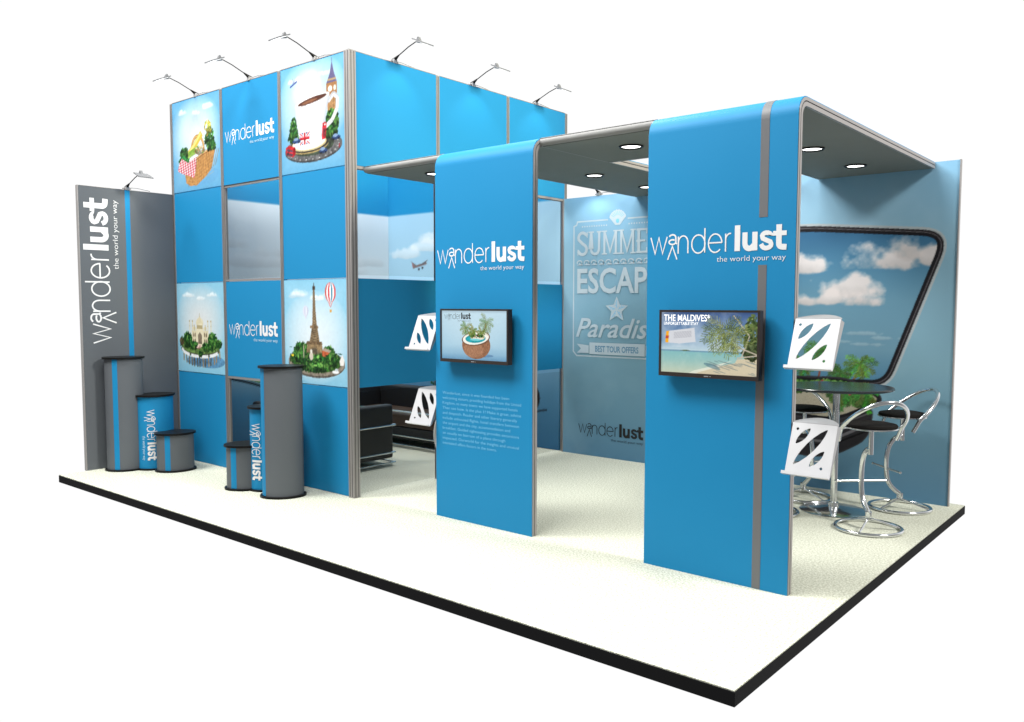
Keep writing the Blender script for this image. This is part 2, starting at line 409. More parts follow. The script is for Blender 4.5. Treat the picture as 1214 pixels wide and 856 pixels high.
def pic_cup(w, h):
    c = sky_pic(w, h, .0075, 9, (96, 170, 214), (150, 198, 224), (226, 234, 238), .62, .6)
    c.radial(.42, .76, .24, .2, (240, 243, 246), .8, .8); c.radial(.45, .42, .45, .34, (150, 190, 214), .8, .55)
    c.ell(.5, .205, .44, .125, (70, 68, 68), tex=.15); c.ell(.5, .215, .44, .120, (104, 104, 106), tex=.1); c.ell(.49, .225, .33, .085, (62, 74, 60))
    for k in range(24):
        t = k/24*2*PI; c.ell(.5+.39*math.cos(t), .212+.105*math.sin(t), .012, .003, (225, 225, 225))
    # clock tower
    c.poly([(.73, .42), (.73, .74), (.86, .74), (.86, .42)], (186, 142, 92), tex=.4)
    for k in range(5): c.line([(.745+.026*k, .42), (.745+.026*k, .66)], .008, (128, 88, 52))
    c.poly([(.715, .655), (.715, .765), (.875, .765), (.875, .655)], (170, 120, 74), tex=.3); c.ell(.772, .71, .030, .026, (248, 244, 230)); c.ell(.84, .71, .018, .024, (236, 230, 212))
    c.poly([(.72, .765), (.87, .765), (.835, .84), (.80, .955), (.765, .84)], (104, 98, 140), tex=.2); c.line([(.735, .79), (.86, .79)], .012, (196, 164, 110)); c.line([(.8, .95), (.8, .985)], .008, (90, 84, 110))
    c.leaves(.21, .40, .06, .12, 150, .022, GREEN, 1); c.leaves(.20, .34, .08, .04, 100, .024, GREEN, 3); c.leaves(.8, .42, .09, .10, 150, .024, GREEN, 2); c.leaves(.76, .33, .12, .05, 110, .024, GREEN, 4)
    # saucer
    c.ell(.44, .235, .30, .072, (176, 152, 96)); c.ell(.44, .245, .30, .070, (60, 54, 50)); c.ell(.44, .255, .27, .066, (206, 190, 140)); c.ell(.44, .266, .25, .062, (240, 240, 242))
    for k in range(18): c.ell(.27+.02*k, .235+.012*math.sin(k*2.1), .004, .002, (150, 130, 120))
    # cup
    c.line([(.74, .60), (.82, .66), (.88, .62), (.87, .52), (.80, .43), (.70, .38)], .045, (214, 217, 222)); c.line([(.745, .61), (.82, .675), (.895, .63)], .012, (176, 182, 192))
    c.poly([(.225, .635), (.25, .48), (.30, .30), (.34, .255), (.46, .235), (.58, .245), (.63, .29), (.70, .47), (.765, .665)], (222, 223, 227))
    for k in range(8): c.poly([(.56+.02*k, .25+.006*k), (.63, .29), (.70, .47), (.765, .665), (.72+.005*k, .65), (.64+.008*k, .45)], (170, 178, 192), .13)
    for k in range(5): c.poly([(.225, .635), (.25, .48), (.30, .30), (.34, .255), (.33+.012*k, .30), (.27+.012*k, .5), (.25+.01*k, .64)], (186, 192, 204), .13)
    c.ell(.495, .65, .272, .036, (204, 208, 214), rot=.09); c.ell(.497, .652, .258, .033, (244, 244, 245), rot=.09); c.ell(.50, .648, .225, .026, (92, 52, 40), rot=.09); c.ell(.46, .642, .12, .012, (140, 92, 66), rot=.09)
    # flag card
    x0, y0, x1, y1 = .30, .255, .455, .365; c.poly([(x0, y0), (x1, y0), (x1, y1), (x0, y1)], (32, 54, 130))
    c.line([(x0, y0), (x1, y1)], .03, (245, 245, 245)); c.line([(x0, y1), (x1, y0)], .03, (245, 245, 245)); c.line([(x0, y0), (x1, y1)], .012, (206, 30, 48)); c.line([(x0, y1), (x1, y0)], .012, (206, 30, 48))
    c.line([((x0+x1)/2, y0), ((x0+x1)/2, y1)], .045, (245, 245, 245)); c.line([(x0, .31), (x1, .31)], .045, (245, 245, 245)); c.line([((x0+x1)/2, y0), ((x0+x1)/2, y1)], .026, (206, 30, 48)); c.line([(x0, .31), (x1, .31)], .026, (206, 30, 48))
    # bus, telephone box, cars, plane
    c.poly([(.075, .19), (.19, .155), (.23, .18), (.23, .245), (.12, .275), (.075, .255)], (206, 36, 44)); c.poly([(.19, .155), (.23, .18), (.23, .245), (.19, .235)], (150, 20, 30))
    for k in (0, 1): c.line([(.085, .235-.035*k), (.185, .212-.035*k)], .022, (90, 60, 76))
    c.poly([(.64, .265), (.70, .275), (.715, .41), (.69, .425), (.655, .415)], (204, 28, 40)); c.poly([(.655, .29), (.695, .295), (.70, .375), (.662, .37)], (120, 40, 52)); c.ell(.69, .40, .012, .008, (250, 240, 240))
    for x, y in ((.66, .165), (.85, .265), (.25, .30)):
        c.ell(x, y, .065, .022, (44, 70, 120)); c.ell(x-.01, y+.018, .036, .015, (128, 156, 196)); c.ell(x-.035, y-.016, .012, .008, (20, 20, 24)); c.ell(x+.035, y-.014, .012, .008, (20, 20, 24))
    c.line([(.895, .17), (.9, .205)], .014, (206, 40, 60))
    c.line([(.155, .815), (.27, .855)], .016, (52, 70, 150)); c.line([(.21, .835), (.205, .89)], .008, (70, 84, 150)); c.line([(.215, .83), (.24, .895)], .008, (120, 130, 170))
    return c
def pic_palace(w, h):
    c = sky_pic(w, h, .0075, 21, (126, 188, 216), (168, 204, 222), (216, 216, 216), .55, .6)
    c.ell(.66, .135, .33, .075, (70, 124, 170), .75); c.ell(.45, .13, .27, .055, (66, 112, 150), .65)
    for k in range(14):
        u = .13+.058*k; d = .13*math.sqrt(max(0, 1-((u-.48)/.42)**2)); c.line([(u, .27-d*.5), (u+.01*math.sin(k*3), .21-d*1.15)], .022, random.Random(k).choice([(110, 96, 70), (150, 130, 94), (78, 76, 60)]))
    c.ell(.48, .26, .41, .085, (78, 84, 60), tex=.3); c.ell(.48, .30, .41, .09, (96, 128, 66), tex=.3)
    # domed palace
    st = (214, 204, 170); sd = (178, 164, 124)
    c.poly([(.31, .29), (.31, .47), (.66, .47), (.66, .29)], st, tex=.15); c.poly([(.41, .29), (.41, .50), (.56, .50), (.56, .29)], (224, 214, 182), tex=.1)
    c.poly([(.445, .32), (.445, .42), (.485, .455), (.525, .42), (.525, .32)], (120, 108, 90))
    for x in (.345, .385, .585, .625):
        for y in (.33, .40): c.poly([(x-.013, y), (x-.013, y+.035), (x, y+.05), (x+.013, y+.035), (x+.013, y)], (132, 118, 96))
    c.ell(.485, .555, .075, .058, st); c.ell(.50, .56, .045, .05, (228, 220, 190)); c.poly([(.42, .545), (.485, .64), (.55, .545)], st); c.line([(.485, .62), (.485, .665)], .008, sd)
    c.poly([(.425, .49), (.425, .53), (.545, .53), (.545, .49)], sd, tex=.1)
    for x in (.37, .60): c.ell(x, .495, .03, .02, st); c.line([(x, .47), (x, .535)], .012, sd)
    for x in (.27, .33, .655, .72): c.line([(x, .32), (x, .57)], .016, st); c.ell(x, .575, .014, .011, sd); c.ell(x, .52, .014, .004, sd)
    c.leaves(.22, .36, .09, .08, 170, .026, GREEN, 1); c.leaves(.75, .35, .09, .09, 170, .026, GREEN, 2); c.leaves(.34, .30, .11, .04, 110, .022, GREEN, 3); c.leaves(.62, .29, .09, .04, 110, .022, GREEN, 4); c.leaves(.88, .33, .05, .04, 60, .02, GREEN, 6); c.leaves(.09, .34, .04, .05, 60, .02, [(90, 70, 50), (60, 96, 44)], 7)
    c.leaves(.47, .285, .05, .02, 30, .012, [(200, 96, 84), (230, 190, 180)], 5)
    pts = [(.09+.79*i/24, .265-.085*math.sqrt(max(0, 1-((i/24-.5)*2)**2))) for i in range(25)]
    for i in range(0, 24):
        if i % 6 != 5: c.line(pts[i:i+2], .036, (226, 230, 232))
    c.leaves(.49, .215, .04, .03, 50, .02, GREEN, 9)
    return c
def pic_tower(w, h):
    c = sky_pic(w, h, .0075, 31, (128, 190, 220), (170, 208, 226), (222, 230, 236), .45, .6)
    c.cloud(.2, .85, .14, .05, (226, 234, 240), .5, 5, 9)
    c.ell(.5, .20, .44, .135, (96, 88, 80), tex=.25); c.ell(.5, .215, .44, .13, (140, 130, 116), tex=.2); c.ell(.5, .23, .40, .115, (60, 98, 44), tex=.4)
    def trs(x, y, rx, ry, n, s, sz=.022): c.leaves(x, y, rx, ry, n, sz, GREEN, s)
    trs(.28, .33, .12, .06, 260, 1); trs(.70, .31, .08, .06, 150, 12); trs(.42, .35, .10, .04, 100, 13)
    iron = (150, 128, 96); dk = (92, 74, 54)
    L = [(.38, .315), (.425, .47), (.452, .58), (.462, .74), (.468, .90)]; R = [(.585, .315), (.55, .47), (.52, .58), (.505, .74), (.497, .90)]
    c.poly(L+R[::-1], iron, tex=.25)
    for i in range(len(L)-1):
        for k in range(6):
            a = k/6; b = (k+1)/6
            p = lambda A, t: (A[i][0]+(A[i+1][0]-A[i][0])*t, A[i][1]+(A[i+1][1]-A[i][1])*t)
            c.line([p(L, a), p(R, b)], .007, dk, .7); c.line([p(R, a), p(L, b)], .007, dk, .7)
    c.poly([(.44, .30), (.455, .37), (.485, .40), (.515, .37), (.53, .30)], (120, 112, 96), .8)
    c.poly([(.355, .30), (.37, .385), (.60, .385), (.61, .30)], (146, 122, 88), tex=.3); c.poly([(.42, .28), (.44, .335), (.485, .355), (.53, .335), (.55, .28)], (108, 96, 78))
    for y, hw in ((.39, .125), (.405, .115), (.545, .065), (.555, .06)): c.line([(.48-hw, y), (.48+hw, y)], .014, (122, 98, 70))
    c.poly([(.463, .90), (.463, .935), (.503, .935), (.503, .90)], (70, 56, 44)); c.line([(.483, .93), (.483, .965)], .010, (80, 66, 52))
    c.poly([(.60, .27), (.60, .33), (.72, .31), (.72, .25)], (190, 92, 56)); c.poly([(.60, .33), (.63, .355), (.73, .335), (.72, .31)], (172, 156, 140)); c.poly([(.65, .25), (.65, .29), (.69, .29), (.69, .25)], (70, 40, 30))
    trs(.25, .24, .16, .06, 260, 2); trs(.50, .215, .24, .055, 420, 3); trs(.76, .24, .10, .06, 220, 4); trs(.48, .16, .22, .035, 240, 6)
    c.ell(.43, .27, .03, .04, (206, 196, 180)); c.ell(.43, .315, .018, .02, (226, 222, 210)); c.line([(.31, .25), (.31, .37)], .012, (190, 180, 160))
    c.ell(.80, .135, .05, .016, (236, 238, 240)); c.ell(.815, .155, .025, .013, (190, 200, 210)); c.poly([(.86, .24), (.90, .30), (.93, .25), (.92, .20), (.87, .2)], (228, 224, 220)); c.ell(.13, .27, .022, .013, (226, 200, 40)); c.ell(.13, .285, .014, .008, (60, 70, 90))
    # balloons
    def balloon(x, y, s, cols, al=1):
        n = len(cols)
        for i in range(n):
            a0 = -1+2*i/n; a1 = -1+2*(i+1)/n; top = [(x+s*a*math.cos(t)*1., y+s*1.25*math.sin(t)/c.asp) for a in (a0, a1) for t in ([])]
            pts = []
            for t in np.linspace(PI/2, -PI/2*.72, 14): pts.append((x+s*a0*math.cos(t), y+s*1.15*math.sin(t)/c.asp))
            for t in np.linspace(-PI/2*.72, PI/2, 14): pts.append((x+s*a1*math.cos(t), y+s*1.15*math.sin(t)/c.asp))
            c.poly(pts, cols[i], al)
            b = y-s*1.06/c.asp; k = .42; c.poly([(x+s*a0*k, b+.006), (x+s*a1*k, b+.006), (x+s*a1*.1, b-s*.65/c.asp), (x+s*a0*.1, b-s*.65/c.asp)], cols[i], al)
    balloon(.735, .875, .082, [(206, 90, 80), (230, 232, 236), (206, 44, 56), (236, 236, 240), (40, 130, 160), (240, 240, 242), (212, 60, 60)])
    c.poly([(.72, .715), (.755, .715), (.75, .69), (.725, .69)], (222, 160, 40))
    balloon(.35, .70, .045, [(214, 214, 228), (196, 192, 216), (222, 222, 234), (190, 190, 214)], .8)
    for x, y in ((.1, .345), (.88, .30), (.86, .305)): c.line([(x-.02, y+.004), (x, y), (x+.02, y+.005)], .007, (60, 110, 90))
    return c
def pic_coconut(w, h):
    c = Canvas(w, h, .0032); c.vgrad([(96, 150, 188), (140, 186, 212), (182, 212, 228)], [0, .12, 1]); c.radial(.5, .62, .75, .8, (198, 222, 234), .8, .7); c.radial(.5, .02, .8, .3, (90, 140, 180), 1, .5)
    c.ell(.6, .1, .2, .035, (74, 116, 160), .6)
    c.ell(.54, .30, .215, .275, (150, 104, 76), tex=.45); c.ell(.50, .20, .15, .15, (186, 136, 104), .5, tex=.4)
    c.ell(.535, .44, .215, .145, (112, 74, 52), rot=.12); c.ell(.535, .445, .200, .13, (240, 236, 226), rot=.12); c.ell(.53, .435, .155, .085, (34, 160, 172), rot=.05); c.ell(.56, .46, .11, .05, (236, 224, 204)); c.ell(.53, .415, .08, .022, (120, 210, 214))
    def palm(x, y, x2, y2, s, sd):
        c.line([(x, y), ((x+x2)/2+.008, (y+y2)/2), (x2, y2)], .011, (150, 116, 84))
        for k in range(9):
            a = k/9*2*PI+.2; c.frond(x2, y2, a, s*(.9+.3*random.Random(sd+k).random()), (86+random.Random(sd+k).random()*50, 130, 56), 1.0, .007, sd+k)
    palm(.44, .50, .38, .66, .085, 1); palm(.52, .5, .50, .60, .06, 20); palm(.63, .5, .69, .76, .11, 40); palm(.60, .47, .62, .56, .06, 60); palm(.50, .46, .47, .52, .04, 80)
    c.leaves(.56, .49, .09, .03, 40, .012, GREEN+[(200, 90, 80), (240, 240, 230)], 8); c.grade(.97, .9, .16, 1.04)
    return c
def pic_beach(w, h):
    c = Canvas(w, h, .0032); c.vgrad([(196, 206, 180), (150, 196, 190), (128, 190, 194), (190, 214, 224), (120, 160, 198), (66, 96, 152)], [0, .2, .36, .38, .55, 1])
    f = fbm(c.W, c.H, 5, 5, 4); c.blend(np.clip((f-.45)*3, 0, 1)*(c.v > .42)*.55, (214, 224, 232))
    c.blend(np.clip((fbm(c.W, c.H, 12, 4, 9)-.5)*2, 0, 1)*(c.v < .36)*.35, (206, 222, 210))
    c.poly([(0, .355), (1, .345), (1, .375), (0, .378)], (108, 150, 180), .8); c.poly([(.2, .37), (.27, .385), (.33, .37), (.26, .362)], (96, 116, 76))
    # sand
    c.poly([(.36, 0), (.42, .05), (.6, .13), (.78, .2), (.80, .26), (1, .30), (1, 0)], (214, 200, 168), tex=.08); c.poly([(.3, 0), (.36, .05), (.58, .15), (.76, .24), (.6, .12), (.42, .03), (.38, 0)], (232, 232, 214), .8)
    for k in range(26):
        r = random.Random(k); x = .48+.5*r.random(); y = .02+.2*r.random(); c.ell(x, y, .05*r.random()+.02, .007, (104, 122, 128), .55, rot=-.25)
    c.ell(.55, .13, .09, .03, (80, 122, 140), .6, rot=-.3)
    c.leaves(.95, .60, .08, .36, 300, .02, [(96, 116, 60), (70, 92, 44), (132, 146, 80), (54, 76, 40)], 3, .85)
    c.leaves(.93, .38, .08, .1, 120, .02, [(96, 112, 70), (64, 80, 46)], 5, .9)
    for a, b in (((.76, .95), (.92, .63)), ((.92, .63), (.88, .45)), ((.72, .5), (1, .34)), ((.80, .28), (1, .33)), ((.88, .45), (.84, .28))): c.line([a, b], .011, (196, 184, 164))
    rr = random.Random(5)
    for k, (ang, L) in enumerate(((2.9, .26), (3.4, .25), (2.4, .22), (1.9, .20), (1.3, .20), (.7, .24), (.2, .28), (-.3, .24), (-1.0, .20), (-1.6, .24), (-2.1, .26), (-2.6, .25), (3.1, .2), (.5, .2))):
        c.frond(.655+.02*rr.random(), .70+.03*rr.random(), ang, L, rr.choice([(96, 112, 56), (126, 140, 76), (74, 92, 44), (150, 154, 96)]), 1.3, .012, k)
    for k, (ang, L) in enumerate(((2.7, .16), (3.3, .18), (-2.2, .2), (-1.4, .2), (-.7, .2), (.1, .18), (.9, .14))):
        c.frond(.76, .66, ang, L, rr.choice([(140, 150, 84), (110, 124, 64)]), 1.4, .011, 40+k)
    c.grade(.95, .85, .14, 1.05)
    # ticket
    c.poly([(.045, .495), (.055, .68), (.36, .745), (.375, .515), (.2, .48)], (206, 208, 214)); c.poly([(.045, .495), (.055, .68), (.085, .687), (.08, .49)], (236, 166, 40)); c.poly([(.047, .56), (.05, .61), (.085, .61), (.083, .56)], (190, 80, 50))
    for k in range(6): c.line([(.14, .60+.018*k-.03), (.33, .63+.018*k-.03)], .004, (150, 150, 160), .8)
    return c
def inner_left(w, h):      # inner lining of the booth, seen through its windows; u runs towards the back wall
    c = Canvas(w, h, .014); c.vgrad([(58, 104, 140), (84, 134, 166), (186, 204, 214), (222, 228, 230), (212, 224, 234)], [0, .15, .3, .52, .75]); c.blend((c.v > .752)*1., (32, 134, 186)); c.vs = .75
    for i, (x, y) in enumerate(((.15, .83), (.3, .76), (.5, .8), (.7, .74), (.9, .78), (.4, .67))): c.cloud(x, y*.75, .16, .03, (226, 228, 230), .6, 40+i, 9)
    for r_, col, wd in ((.50, (170, 190, 190), .05), (.47, (74, 120, 60), .016), (.43, (156, 178, 180), .05), (.40, (80, 128, 64), .012), (.38, (40, 50, 60), .010)):
        c.line([(x, .75*(.30+.9*(r_-.38)-.55*max(0, x-.1)**1.6)) for x in np.linspace(0, .6, 30)], wd, col)
    return c
def inner_back(w, h):
    c = Canvas(w, h, .014); c.vgrad([(54, 104, 144), (84, 132, 164), (150, 186, 206), (158, 196, 220)], [0, .17, .38, .75]); c.blend((c.v > .752)*1., (32, 134, 186))
    for i, (x, y) in enumerate(((.33, .88), (.28, .85), (.55, .8), (.75, .9), (.12, .82))): c.cloud(x, y*.75, .10, .025, (226, 232, 236), .6, 60+i, 12)
    px, py = .21, .572   # small aeroplane
    c.line([(px-.045, py-.004), (px+.045, py+.010)], .011, (120, 104, 104)); c.poly([(px-.01, py+.002), (px+.055, py+.022), (px+.03, py+.006)], (96, 92, 98)); c.poly([(px-.01, py), (px-.06, py+.020), (px-.035, py+.002)], (110, 106, 110)); c.poly([(px-.045, py-.002), (px-.052, py+.016), (px-.034, py)], (150, 96, 92)); c.ell(px-.005, py-.010, .008, .004, (60, 60, 66)); c.ell(px+.018, py-.006, .007, .004, (60, 60, 66))
    # striped dark balloon
    c.ell(.845, .154, .055, .046, (34, 34, 40))
    for k in range(4): c.line([(.81+.022*k, .118), (.81+.022*k, .190)], .005, (150, 128, 110))
    c.line([(.86, .105), (.90, .116), (.935, .12)], .008, (44, 60, 76)); c.line([(.84, .112), (.89, .127)], .005, (60, 80, 96))
    c.leaves(.38, .176, .10, .015, 80, .012, GREEN, 4)
    return c
def wall_suitcase(w, h, x0):   # print over the whole back wall, x0 = world x of its left edge
    c = Canvas(w, h, .0078)
    c.vgrad([(96, 140, 172), (108, 150, 174), (124, 162, 178), (132, 172, 194), (130, 178, 210)], [0, .15, .4, .8, 1])
    c.blend(np.clip((fbm(c.W, c.H, 5, 5, 17)-.48)*2.2, 0, 1)*.28, (196, 214, 224))
    P = lambda x, z: ((x-x0)/w, z/h)
    def rounded(pts, rad, n=8):
        out = []
        N = len(pts)
        for i in range(N):
            p = Vector(pts[i]); a = Vector(pts[i-1]); b = Vector(pts[(i+1) % N]); r = rad[i] if isinstance(rad, list) else rad
            da = (a-p).normalized()*r; db = (b-p).normalized()*r
            for k in range(n+1):
                t = k/n; q = (p+da)*(1-t)**2+p*2*t*(1-t)+(p+db)*t*t; out.append(tuple(q))
        return out
    def grow(pts, d):
        cx = sum(p[0] for p in pts)/len(pts); cz = sum(p[1] for p in pts)/len(pts); out = []
        for i, p in enumerate(pts):
            a = Vector(pts[i-1]); b = Vector(pts[(i+1) % len(pts)]); t = (b-a).normalized(); nrm = Vector((t.y, -t.x))
            if (Vector(p)-Vector((cx, cz))).dot(nrm) < 0: nrm = -nrm
            out.append((p[0]+nrm.x*d, p[1]+nrm.y*d))
        return out
    lid = [(-2.95, 2.42), (-1.52, 2.525), (-.36, 2.385), (-.20, 2.22), (-.66, 1.06), (-2.62, 1.0)]
    lid = rounded([(-3.02, 2.40), (-1.52, 2.525), (-.155, 2.40), (-.64, 1.02), (-2.60, 1.0)], [.3, .3, .24, .16, .2])
    q = lambda L_: [P(*p) for p in L_]
    c.poly(q(grow(lid, .022)), (168, 176, 180)); c.poly(q(lid), (38, 36, 40)); c.poly(q(grow(lid, -.018)), (92, 88, 92)); c.poly(q(grow(lid, -.026)), (24, 23, 28))
    inn = grow(lid, -.055)
    sub = Canvas.__new__(Canvas); sub.__dict__.update(c.__dict__); sub.a = c.a.copy()
    sub.vgrad([(70, 118, 150), (106, 146, 166), (98, 140, 162), (72, 120, 150), (46, 92, 130)], [.33, .45, .6, .72, .84])
    C = (214, 206, 205)
    def cl(x, z, rx, rz, sd, al=.95): sub.cloud((x-x0)/w, z/h, rx/w, rz/h, C, al, sd, 20, True, 1.7)
    cl(-.66, 2.14, .36, .13, 71); cl(-.52, 2.24, .20, .16, 72); cl(-.33, 2.17, .16, .11, 73); cl(-1.02, 1.90, .24, .15, 74); cl(-.92, 1.80, .22, .11, 75); cl(-1.18, 1.82, .18, .09, 79)
    cl(-1.42, 2.12, .22, .12, 76); cl(-1.42, 1.80, .2, .09, 77); cl(-2.2, 2.1, .36, .15, 78); cl(-2.5, 1.7, .25, .11, 80)
    for k, (x, z) in enumerate(((-.9, 1.50), (-.7, 1.46), (-1.1, 1.42), (-.8, 1.40))): sub.cloud((x-x0)/w, z/h, .16/w, .018/h, (196, 208, 214), .35, 90+k, 60, False)
    # island plants at the foot of the lid
    LP = [(62, 104, 46), (84, 128, 58), (40, 78, 38), (104, 140, 74), (30, 60, 30)]
    def palm(cv, x, z, x2, z2, s, sd, col=(92, 148, 66)):
        cv.line([P(x, z), P((x+x2)/2+.015, (z+z2)/2), P(x2, z2)], .0045, (130, 74, 56)); a_, b_ = P(x2, z2)
        for k in range(13):
            r = random.Random(sd+k); cv.frond(a_, b_, k/13*2*PI+.2*r.random(), s/w*(.7+.5*r.random()), tuple(v*(.8+.4*r.random()) for v in col), 1.1, .0036, sd+k)
    palm(sub, -.95, 1.05, -.885, 1.215, .135, 1, (86, 130, 62)); palm(sub, -1.27, 1.05, -1.25, 1.33, .15, 30, (70, 112, 54)); palm(sub, -1.45, 1.05, -1.42, 1.20, .13, 60, (70, 112, 54)); palm(sub, -1.08, 1.0, -1.06, 1.12, .12, 90, (66, 106, 50)); palm(sub, -1.9, 1.0, -1.85, 1.4, .2, 120)
    mk = Canvas.__new__(Canvas); mk.__dict__.update(c.__dict__); mk.a = np.zeros_like(c.a); mk.poly(q(inn), (1, 1, 1))
    c.blend(mk.a[..., 0], sub.a)
    # the open base of the case with sand and plants
    base = rounded([(-2.55, 1.02), (-1.0, 1.06), (-.66, .90), (-1.10, .68), (-2.75, .78)], [.1, .12, .12, .15, .2])
    low = rounded([(-2.8, .74), (-1.2, .70), (-.76, .82), (-.80, .53), (-1.15, .31), (-2.7, .34)], [.1, .1, .08, .12, .2, .2])
    c.poly(q(grow(low, .012)), (60, 60, 64)); c.poly(q(low), (44, 42, 46), tex=.15)
    c.line(q([(-2.7, .47), (-1.17, .46), (-.80, .66)]), .006, (104, 102, 106)); c.line(q([(-2.7, .43), (-1.16, .42), (-.81, .60)]), .004, (14, 14, 16)); c.line(q([(-2.7, .6), (-1.15, .60), (-.78, .77)]), .003, (90, 88, 92))
    c.poly(q(grow(base, .03)), (52, 50, 56)); c.poly(q(grow(base, .012)), (24, 23, 27)); c.poly(q(grow(base, -.015)), (168, 160, 142), tex=.2)
    for (x, z, rx, rz, n, sd) in ((-.98, .93, .20, .09, 420, 5), (-1.15, .99, .25, .05, 300, 6), (-1.6, .98, .3, .06, 300, 8), (-.86, .88, .10, .06, 160, 9)): c.leaves(*P(x, z), rx/w, rz/h, n, .0065, LP, sd)
    for k in range(26):
        r = random.Random(k); a_, b_ = P(-.98+.3*(r.random()-.5), .93+.1*(r.random()-.5)); c.frond(a_, b_, r.random()*2*PI, .13/w, tuple(v*(.7+.5*r.random()) for v in (74, 120, 54)), 1., .0036, k)
    for x, z in ((-1.03, .95), (-.98, .92), (-1.28, 1.0)): c.line([P(x, z), P(x+.06, z+.05)], .004, (150, 70, 66))
    c.ell(*P(-1.27, .99), .006, .008, (150, 30, 60))
    return c

# ================================================================== blue booth (tower)
PX = [-7.45, -6.42, -5.38, -4.34]; PY = [1.35, 2.41, 3.475, 4.53]
def post(parent, x, y, h=4.0, w=.066, name='post'):
    m = MB(); a = w/2
    m.box(x-a, y-a, 0, x+a, y+a, h, M['alu'])
    for s_ in (-1, 1):   # extrusion grooves, a hair proud of the faces
        for o_ in (-.45, .45):
            m.box(x+s_*a, y+o_*a-.003, 0.01, x+s_*(a+.0012), y+o_*a+.003, h-.01, M['alu_dark'])
            m.box(x+o_*a-.003, y+s_*a, 0.01, x+o_*a+.003, y+s_*(a+.0012), h-.01, M['alu_dark'])
    return m.build(name, parent)
def booth():
    t = thing('exhibition_booth', (-5.9, 2.93, 0), 'tall four-storey-panel blue booth of posts, pictures and open windows', 'exhibition booth')
    t['label'] = 'tallest block of the stand, a booth of blue panels with travel pictures and window openings'
    done = set()
    for i, x in enumerate(PX):
        for j, y in enumerate(PY):
            if i in (0, 3) or j in (0, 3):
                w = .075 if (i, j) == (3, 0) else .045
                yy = y if j else 1.338
                post(t, x, yy, 4.0, w)
    def panel(axis, k0, k1, z0, z1, fixed, m, nm='panel', label=None, inner=None):
        b = MB(); g = .0235
        a0, a1 = k0+g, k1-g
        if k1 in (-4.34,) and axis == 'x': a1 = k1-.0385
        if k0 in (1.35,) and axis == 'y': a0 = k0+.0265
        if axis == 'x': b.box(a0, fixed-.006, z0+.003, a1, fixed+.012, z1-.003, m)
        else: b.box(fixed-.012, a0, z0+.003, fixed+.006, a1, z1-.003, m)
        return b.build(nm, t, label=label), a0, a1
    fy = 1.328; fx = -4.325
    pics = {(0, 3): (pic_basket, 'picnic basket picture'), (2, 3): (pic_cup, 'coffee cup and clock tower picture'), (0, 1): (pic_palace, 'domed palace island picture'), (2, 1): (pic_tower, 'iron lattice tower and balloon picture')}
    for i in range(3):
        for r in range(4):
            if i == 1 and r in (0, 2):
                g = MB(); g.box(PX[i]+.03, fy, r+.03, PX[i+1]-.03, fy+.006, r+.97, M['glass']); g.build('window_pane', t)
                f = MB()
                for z in (r+.002, r+.978): f.box(PX[i]+.0235, fy-.006, z, PX[i+1]-.0235, fy+.022, z+.02, M['alu'])
                f.box(PX[i]+.024, fy-.002, r+.023, PX[i]+.036, fy+.02, r+.976, M['alu'])
                f.build('window_frame', t); continue
            if (i, r) in pics:
                p, a0, a1 = panel('x', PX[i], PX[i+1], r, r+1, fy, M['blue'], label='panel carrying the '+pics[(i, r)][1])
                cv = pics[(i, r)][0](a1-a0, .986); cv.grade(.86 if r == 3 else .95, .9, .26, 1.06, i+r); cv.build('picture', (a0, fy-.0075, r+.007), (1, 0, 0), (0, 0, 1), p, M['print'], pics[(i, r)][1])
            else:
                p, a0, a1 = panel('x', PX[i], PX[i+1], r, r+1, fy, M['blue'])
            if i == 1 and r in (1, 3):
                sh = Sheet(plane((0, fy-.006, 0), (1, 0, 0), (0, 0, 1), (0, -1, 0)))
                if r == 3: sh.logo(-6.352, 3.437, .88, M['white'], M['tagp'])
                else: sh.logo(-6.352, 1.443, .88, M['white'], M['tagp'])
                sh.build('logo_lettering', p)
                e = MB(); e.box(PX[i]+.0235, fy-.012, r-.004, PX[i+1]-.0235, fy+.02, r+.0015, M['alu_dark']); e.build('edge_strip', t) if r == 3 else None
    for j in range(3):
        for r in range(4):
            if r in (0, 2):
                g = MB(); g.box(fx-.003, PY[j]+.03, r+.03, fx+.003, PY[j+1]-.03, r+.965, M['glass']); g.build('window_pane', t)
                if r == 2:
                    f = MB(); f.box(fx-.014, PY[j]+.026, r+.968, fx+.012, PY[j+1]-.026, r+.999, M['alu']); f.box(fx+.012, PY[j]+.03, r+.965, fx+.0135, PY[j+1]-.03, r+.974, M['alu_dark']); f.build('window_frame', t)
                continue
            panel('y', PY[j], PY[j+1], r, r+1, fx, M['blue'])
    # closed back and left sides, lined with printed sky
    for i in range(3):
        b = MB(); b.box(PX[i]+.024, 4.518, .003, PX[i+1]-.024, 4.54, 3.997, M['blue']); b.build('panel', t)
    for j in range(3):
        b = MB(); b.box(-7.46, PY[j]+.024, .003, -7.438, PY[j+1]-.024, 3.997, M['blue']); b.build('panel', t)
    L = inner_left(3.128, 3.985); L.build('lining_graphic', (-7.424, 1.375, .005), (0, 1, 0), (0, 0, 1), t, M['print'], 'cloud and road print lining the booth')
    Bk = inner_back(3.05, 3.985); Bk.build('lining_graphic', (-7.423, 4.502, .005), (1, 0, 0), (0, 0, 1), t, M['print'], 'sky print with small aeroplane lining the booth')
    # top rails
    r = MB()
    for i in range(3): r.box(PX[i]+.024, 1.32, 4.0, PX[i+1]-.024, 1.356, 4.006, M['alu'])
    for j in range(3): r.box(-4.36, PY[j]+.03, 4.0, -4.322, PY[j+1]-.024, 4.006, M['alu'])
    r.build('top_rail', t)
booth()

